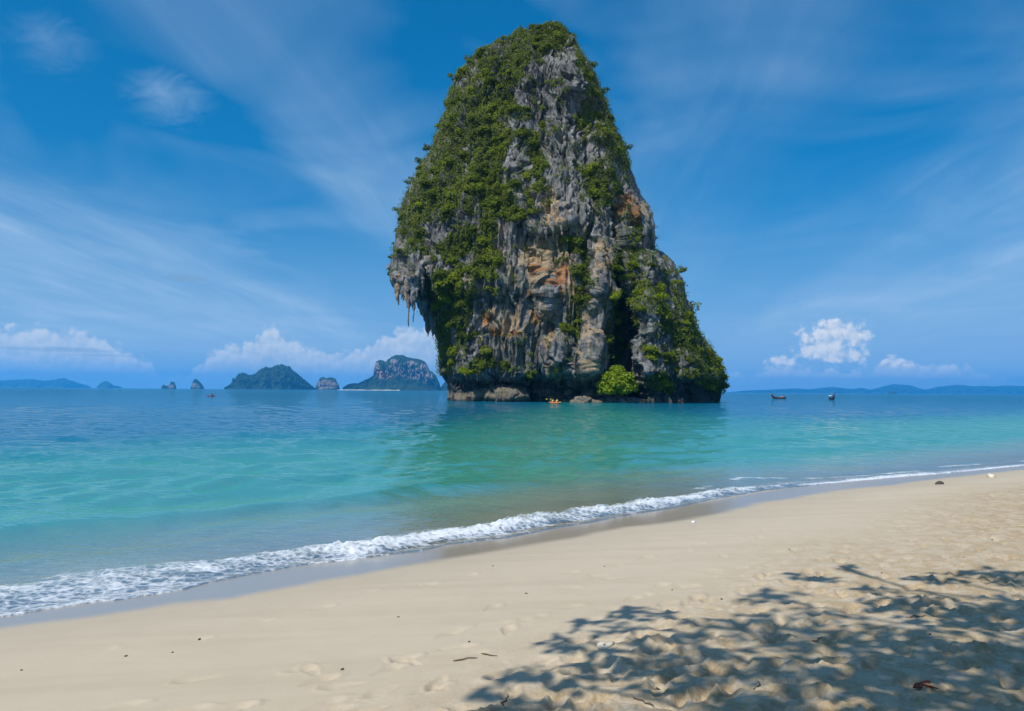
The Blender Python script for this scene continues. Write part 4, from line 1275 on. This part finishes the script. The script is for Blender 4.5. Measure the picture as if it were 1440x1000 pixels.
def longtail(loc, rotz, label, tarp, roof):
    """longtail boat: x forward, hull ~9 m with a tall upswept prow"""
    root = empty('longtail_boat', loc); root.rotation_euler = (0, 0, rotz); root.scale = (.68, .68, .68)
    st = [(-4.2, .55, .50, -.25), (-3, .78, .55, -.35), (-1, .92, .58, -.42), (1, .88, .66, -.42), (2.6, .62, .90, -.30), (3.6, .36, 1.35, .05), (4.3, .16, 2.05, .75), (4.75, .07, 2.8, 1.7)]
    rows = []
    for x, w, top, keel in st:
        mid = keel + (top - keel) * .45
        ring = [(x, -w, top), (x, -w * .92, mid), (x, -w * .5, keel + .08 * (top - keel)), (x, 0, keel), (x, w * .5, keel + .08 * (top - keel)), (x, w * .92, mid), (x, w, top)]
        inn = [(x, w * .88, top), (x, w * .80, mid), (x, 0, keel + .25 * (top - keel)), (x, -w * .80, mid), (x, -w * .88, top)]
        rows.append(ring + inn)
    V = np.array(rows, float); n = V.shape[1]
    F = grid_faces(len(st), n, True)
    c0 = np.array([[0, 1, 2, 3], [3, 4, 5, 6], [0, 3, 6, 9], [0, 9, 10, 11], [6, 7, 8, 9]])
    F = np.concatenate([F, c0, c0[:, ::-1] + (len(st) - 1) * n])
    link('hull', mesh_from('hull', V.reshape(-1, 3), F, False), WOOD_D, root)
    g = []
    for s in (-1, 1):
        g.append(tube([(x, s * w * .97, top + .03) for x, w, top, k_ in st], [.06] * len(st), 6))
    link('gunwale', mesh_from('gunwale', *join(g)), WOOD_R, root)
    link('prow', mesh_from('prow', *tube([(4.6, 0, 2.3), (4.95, 0, 3.0), (5.15, 0, 3.6)], [.13, .11, .07], 8)), WOOD_D, root)
    link('ribbon', mesh_from('ribbon', *tube([(4.55, 0, 2.2), (4.65, .0, 2.45), (4.78, 0, 2.7)], [.17, .2, .17], 9)), CLOTH_R, root)
    for x in (-2.2, -.6, 1.2):
        link('bench', mesh_from('bench', *box((x, 0, .42), (.35, 1.55, .06)), False), WOOD_R, root)
    if roof:
        for x in (-2.4, 1.3):
            for s in (-1, 1):
                link('post', mesh_from('post', *tube([(x, s * .72, .4), (x, s * .70, 1.75)], [.035, .035], 6)), WOOD_R, root)
        th = np.linspace(-1, 1, 9); xs = np.linspace(-2.9, 1.8, 7)
        Vr = np.array([[x, .95 * q, 2.0 - .28 * q * q + dz_ * .04] for dz_ in (0, 1) for x in xs for q in th])
        Fr = grid_faces(7, 9); Fr = np.concatenate([Fr, Fr[:, ::-1] + 63])
        link('canopy', mesh_from('canopy', Vr, Fr), tarp, root)
    else:
        th = np.linspace(-1, 1, 9); xs = np.linspace(-3.0, -.6, 9)
        Vr = np.array([[x, .98 * q, .98 + .16 * math.sin(x * 2.1) - .40 * q * q] for x in xs for q in th])
        link('tarpaulin', mesh_from('tarpaulin', Vr, grid_faces(9, 9)), tarp, root)
        link('mooring_pole', mesh_from('mooring_pole', *tube([(3.1, .1, .6), (3.2, .1, 2.0), (3.3, .1, 3.3)], [.11, .10, .07], 7)), WOOD_D, root)
    e = link('engine', mesh_from('engine', *join([box((-3.9, 0, .95), (.85, .5, .5)), box((-3.8, 0, .6), (.3, .3, .3)), tube([(-3.7, 0, 1.2), (-3.2, .1, 1.5)], [.03, .03], 6)]), False), METAL, root)
    link('propeller_shaft', mesh_from('propeller_shaft', *tube([(-4.2, 0, .95), (-6.6, .1, .35), (-8.0, .15, .02)], [.05, .04, .04], 6)), METAL, e)
    tag(root, label, 'boat')
    return root
p = at_z(1095, 560.8); longtail((p[0], p[1], .1), R(180 - 52), 'dark longtail boat with an orange tarpaulin and tall upswept prow', TARP_O, False)
p = at_z(1170, 562.2); longtail((p[0], p[1], .1), R(-98), 'dark longtail boat seen end-on under a white canopy', TARP_W, True)

# ------------------------------------------------------------------ kayaks with paddlers, float
SKIN = plain_mat('skin', (.42, .25, .17), .6, .1, 8)
VEST_Y = plain_mat('yellow_vest', (.75, .55, .08), .7, .1, 8)
VEST_D = plain_mat('dark_shirt', (.03, .035, .06), .8, .1, 8)
HULL_O = plain_mat('orange_plastic', (.75, .19, .04), .35, .06, 2)
HULL_P = plain_mat('pink_plastic', (.40, .16, .24), .35, .06, 2)
HAIR = plain_mat('dark_hair', (.02, .015, .012), .7, .2, 20)


def person_seated(loc, rotz, label, shirt):
    """one continuous seated body, legs forward (+x), arms on a paddle"""
    me = bpy.data.meshes.new('person')
    v = [(0, 0, .10), (0, 0, .32), (0, 0, .50), (0, 0, .58), (.02, 0, .70), (.02, 0, .82),
         (.02, .17, .48), (.18, .24, .28), (.40, .22, .36), (.02, -.17, .48), (.18, -.24, .28), (.40, -.22, .40),
         (.10, .10, .09), (.45, .13, .22), (.82, .12, .06), (.93, .12, .12), (.10, -.10, .09), (.45, -.13, .22), (.82, -.12, .06), (.93, -.12, .12)]
    e = [(0, 1), (1, 2), (2, 3), (3, 4), (4, 5), (2, 6), (6, 7), (7, 8), (2, 9), (9, 10), (10, 11), (0, 12), (12, 13), (13, 14), (14, 15), (0, 16), (16, 17), (17, 18), (18, 19)]
    rad = [.15, .14, .15, .06, .10, .07, .07, .048, .038, .07, .048, .038, .09, .07, .05, .035, .09, .07, .05, .035]
    me.from_pydata(v, e, [])
    o = link('person', me, SKIN, None, loc); o.rotation_euler = (0, 0, rotz)
    md = o.modifiers.new('skin', 'SKIN'); md.use_smooth_shade = True
    for k, q in enumerate(me.skin_vertices[0].data if me.skin_vertices else []): q.radius = (rad[k], rad[k])
    o.modifiers.new('sub', 'SUBSURF').levels = 1
    V, F = tube([(0, 0, .08), (0, 0, .2), (0, 0, .4), (0, 0, .53)], [.175, .17, .185, .13], 12)
    link('vest', mesh_from('vest', V, F), shirt, o)
    V, F = tube([(0, 0, .70), (-.01, 0, .78), (.0, 0, .85), (.0, 0, .885)], [.108, .115, .085, .03], 10)
    link('hair', mesh_from('hair', V, F), HAIR, o)
    tag(o, label, 'person')
    return o


def kayak(loc, rotz, mat, label):
    root = empty('kayak', loc); root.rotation_euler = (0, 0, rotz)
    xs = np.linspace(-1.75, 1.75, 17); rows = []
    for x in xs:
        w = .38 * max(0.02, 1 - abs(x / 1.75) ** 2.4); up = .16 * abs(x / 1.75) ** 2.5
        th = np.linspace(0, 2 * np.pi, 12, endpoint=False)
        rows.append(np.stack([np.full(12, x), w * np.cos(th), up + .10 + .16 * np.sin(th) * (w / .38) ** .4 - .05 * (np.sin(th) > .5) * (abs(x) < 1)], -1))
    link('hull', mesh_from('hull', np.array(rows).reshape(-1, 3), grid_faces(17, 12, True)), mat, root)
    for x in (-.75, .55):
        link('seat_back', mesh_from('seat_back', *box((x - .25, 0, .36), (.06, .4, .3)), False), METAL, root)
    tag(root, label, 'kayak')
    return root


def paddle(loc, rotz, label):
    s, c = math.sin(rotz), math.cos(rotz)
    root = empty('paddle', loc); root.rotation_euler = (0, R(0), rotz)
    link('shaft', mesh_from('shaft', *tube([(0, -1.0, -.25), (0, 0, 0), (0, 1.0, .25)], [.018, .018, .018], 6)), METAL, root)
    for q in (-1, 1):
        link('blade', mesh_from('blade', *tube([(0, q * .85, q * .21), (0, q * 1.0, q * .25), (0, q * 1.2, q * .30)], [.03, .1, .07], 6)), VEST_Y, root)
    tag(root, label, 'paddle')

kp = at_z(780, 567.6)
kr = R(122)
kayak((kp[0], kp[1], .0), kr, HULL_O, 'orange sit-on kayak floating below the cliff face')
fw = np.array([math.cos(kr), math.sin(kr), 0])
for xx, lab, lab2 in ((-.75, 'paddler in a yellow vest at the stern of the orange kayak', 'paddle held by the stern paddler of the orange kayak'), (.55, 'paddler in a yellow vest in the bow seat of the orange kayak', 'paddle held by the bow paddler of the orange kayak')):
    q = np.array([kp[0], kp[1], .12]) + fw * xx
    person_seated(q, kr, lab, VEST_Y)
    paddle(q + fw * .42 + np.array([0, 0, .38]), kr, lab2)
kp = at_z(297, 557.6); kr = R(60)
kayak((kp[0], kp[1], .0), kr, HULL_P, 'pink kayak far out on the open blue water')
person_seated(np.array([kp[0], kp[1], .12]) + np.array([math.cos(kr), math.sin(kr), 0]) * .2, kr, 'paddler in a dark shirt seated in the pink kayak', VEST_D)
fp = at_z(856, 566.4)
V, F = tube([(0, 0, -.25), (0, 0, -.1), (0, 0, .1), (0, 0, .28), (0, 0, .42)], [.12, .26, .30, .22, .07], 12)
tag(link('mooring_float', mesh_from('mooring_float', V, F), TARP_W, None, (fp[0], fp[1], .1)), 'small white mooring float near the bright green tree', 'float')

# ------------------------------------------------------------------ tree behind the camera whose shade falls on the sand
def shade_tree():
    H = 6.4
    spots = []
    for (px, py, r) in [(700, 985, .30), (735, 950, .26), (790, 905, .26), (845, 880, .32), (905, 862, .34), (870, 925, .36), (815, 955, .30), (950, 905, .40), (930, 960, .34), (1010, 880, .30), (1010, 935, .46), (1085, 840, .36), (1140, 812, .30), (1190, 800, .20), (1060, 870, .30),
                        (1110, 905, .50), (1190, 880, .42), (1180, 940, .55), (1060, 975, .40), (1260, 850, .40), (1320, 818, .34), (1390, 806, .36), (1440, 815, .45), (1330, 860, .55), (1420, 870, .62), (1270, 905, .58), (1360, 930, .60), (1440, 940, .62), (1260, 965, .48), (1500, 860, .7), (1540, 930, .7),
                        (1340, 1000, .55), (1480, 1020, .7), (1160, 1005, .5), (1050, 1050, .5), (900, 1040, .35), (1250, 1060, .6), (1600, 860, .7), (1650, 950, .8), (1400, 1080, .7), (1130, 860, .25), (1230, 830, .22), (760, 1010, .3)]:
        p = sand_px(px, min(py, 1040)) if py <= 1040 else at_z(px, py, .55)
        h = H + 1.3 * math.sin(px * .013) + .5 * math.cos(py * .05)
        q = p + SUND * (h / SUND[2])
        while q[1] > .3 and to_px(q)[1] > -420: h += .3; q = p + SUND * (h / SUND[2])
        spots.append((q, r * .88))
    rb = random.Random(4)
    for k in range(60):  # extra unseen leaf masses, added to block blue skylight and warm the shade
        spots.append((np.array([rb.uniform(-4.5, 8.5), rb.uniform(-8.5, -1.6), rb.uniform(5.5, 9.0)]), rb.uniform(.7, 1.05)))
    base = np.array([1.9, -4.2, 0]); base[2] = float(sand_z(base[0], base[1])[0]) - .1
    tr = [base, base + [.1, .5, 1.4], base + [.0, 1.4, 3.2], base + [-.3, 2.6, 5.2], base + [-.4, 3.6, 6.3], base + [-.3, 5.0, 6.9]]
    grow_tree('beach_tree', base, spots, tr, [.34, .28, .23, .18, .13, .08], .15, leaf_material('beach_leaf', (.03, .06, .01), (.12, .17, .03), .55, (.46, .40, .08)),
              'broad-leaved tree leaning over the sand that casts the dappled shade', 'tree', n_leaf=340, seed=9)
shade_tree()

# ------------------------------------------------------------------ small things lying on the sand
DRY = plain_mat('dry_leaf', (.26, .07, .04), .7, .4, 40)
PALE = plain_mat('pale_shell', (.66, .58, .45), .5, .15, 30)
DARKS = plain_mat('dark_stone', (.07, .06, .05), .8, .3, 30)
WHITE = plain_mat('white_shell', (.78, .76, .72), .4, .1, 30)


def curled_leaf(name, px, py, L, rz, mat, label, curl=.35, group=None):
    p = sand_px(px, py)
    u = np.linspace(-1, 1, 11); v = np.linspace(-1, 1, 7)
    Uu, Vv = np.meshgrid(u, v, indexing='ij')
    w = .34 * (1 - np.abs(Uu) ** 2.2) ** .8 * (1 + .15 * np.sin(Uu * 9))
    z = curl * (.30 * Vv ** 2 + .35 * Uu ** 2 * np.sign(Uu + .2) * .6 + .08 * np.sin(Uu * 6 + Vv * 4))
    V = np.stack([Uu, w * Vv, np.clip(z, -.02, 1) + .05], -1).reshape(-1, 3) * L / 2
    o = link(name, mesh_from(name, np.concatenate([V, V - [0, 0, .002]]), np.concatenate([grid_faces(11, 7), grid_faces(11, 7)[:, ::-1] + 77])), mat, None, p)
    o.rotation_euler = (R(8), R(-6), rz)
    tag(o, label, 'leaf', group)

curled_leaf('dried_leaf', 1296, 963, .13, .3, DRY, 'crumpled reddish brown dead leaf in a hollow of shaded sand', .5)
curled_leaf('dried_leaf', 1306, 966, .10, 2.8, DRY, 'smaller reddish dead leaf touching the crumpled one', .5)
curled_leaf('dried_leaf', 922, 958, .10, 2.6, DARKS, 'black withered leaf at the edge of the dappled shade', .6)


def flake(name, px, py, w, d, h, rz, mat, label, cat, group=None, tilt=8):
    p = sand_px(px, py)
    th = np.linspace(0, 2 * np.pi, 9, endpoint=False); r = np.random.default_rng(int(px))
    rad = 1 + .22 * r.normal(size=9)
    top = np.stack([np.cos(th) * rad * w / 2, np.sin(th) * rad * d / 2, np.full(9, h)], -1)
    bot = top * [1.06, 1.06, 0]; mid = top * [1.1, 1.1, .5]
    cap = top * [.2, .2, 1.15]
    V = np.concatenate([bot * [.2, .2, 1], bot, mid, top, cap])
    o = link(name, mesh_from(name, V, grid_faces(5, 9, True), True), mat, None, p - np.array([0, 0, h * .15]))
    o.rotation_euler = (R(tilt), R(-tilt * .6), rz)
    tag(o, label, cat, group)

flake('shell_fragment', 850, 910, .125, .075, .022, .5, PALE, 'pale flat shell fragment lying in the dappled shade', 'shell', tilt=14)
flake('shell', 975, 735, .06, .05, .03, .2, WHITE, 'small white shell on the wet sand by the surf', 'shell')
flake('stone', 1322, 681, .22, .14, .06, .4, DARKS, 'dark flat stone on the smooth sand near the waterline', 'stone')
flake('stone', 1394, 671, .26, .18, .09, 1.0, PALE, 'pale brown stone beside the wet sand edge', 'stone')
for px, py in [(481, 942), (693, 796), (850, 797), (945, 830), (740, 835), (243, 918), (30, 943), (177, 923), (860, 958), (1308, 893), (1180, 925), (1045, 883), (1240, 806), (1355, 784), (1110, 773), (660, 903), (560, 868), (280, 900), (1395, 760), (1015, 843)]:
    flake('beach_pebble', px, py, rng.uniform(.012, .022), rng.uniform(.010, .018), rng.uniform(.006, .010), rng.uniform(0, 3), DARKS, 'tiny dark pebble lying alone on the dry sand', 'pebble', 'dark pebbles strewn on the sand')


def twig(px, py, L, rz, k):
    p = sand_px(px, py)
    r = np.random.default_rng(k)
    q = [np.array([x * L, r.normal(0, .05) * L, .004 + .006 * r.random()]) for x in np.linspace(-.5, .5, 6)]
    o = link('twig', mesh_from('twig', *tube(q, [.004, .005, .005, .004, .004, .002], 6)), DRY_TWIG, None, p); o.rotation_euler = (0, 0, rz)
    tag(o, 'thin dry twig lying on the pale sand', 'twig', 'dry twigs on the sand')
for k, (px, py, L, rz) in enumerate([(655, 928, .18, .4), (688, 922, .12, -.3), (1290, 868, .2, .2), (1065, 965, .15, 1.2), (710, 985, .16, 1.4), (905, 988, .15, -.9), (1150, 900, .14, .7)]): twig(px, py, L, rz, k)

# ------------------------------------------------------------------ haze: even pale air from the shore out past the hills
hz = bpy.data.materials.new('haze_air'); hz.use_nodes = True
n_ = NT(hz.node_tree); hz.node_tree.nodes.clear()
pv = n_.n('ShaderNodeVolumePrincipled')
pv.inputs['Color'].default_value = (.06, .50, 1.0, 1)
pv.inputs['Density'].default_value = 8e-5
pv.inputs['Anisotropy'].default_value = .2
oo = n_.n('ShaderNodeOutputMaterial'); n_.link(pv.outputs[0], oo.inputs['Volume'])
V, F = box((0, 4700, 156), (40000, 25400, 328))
o = link('haze', mesh_from('haze', V, F, False), hz)
tag(o, 'thin blue sea haze over the whole bay', 'haze', kind='stuff')
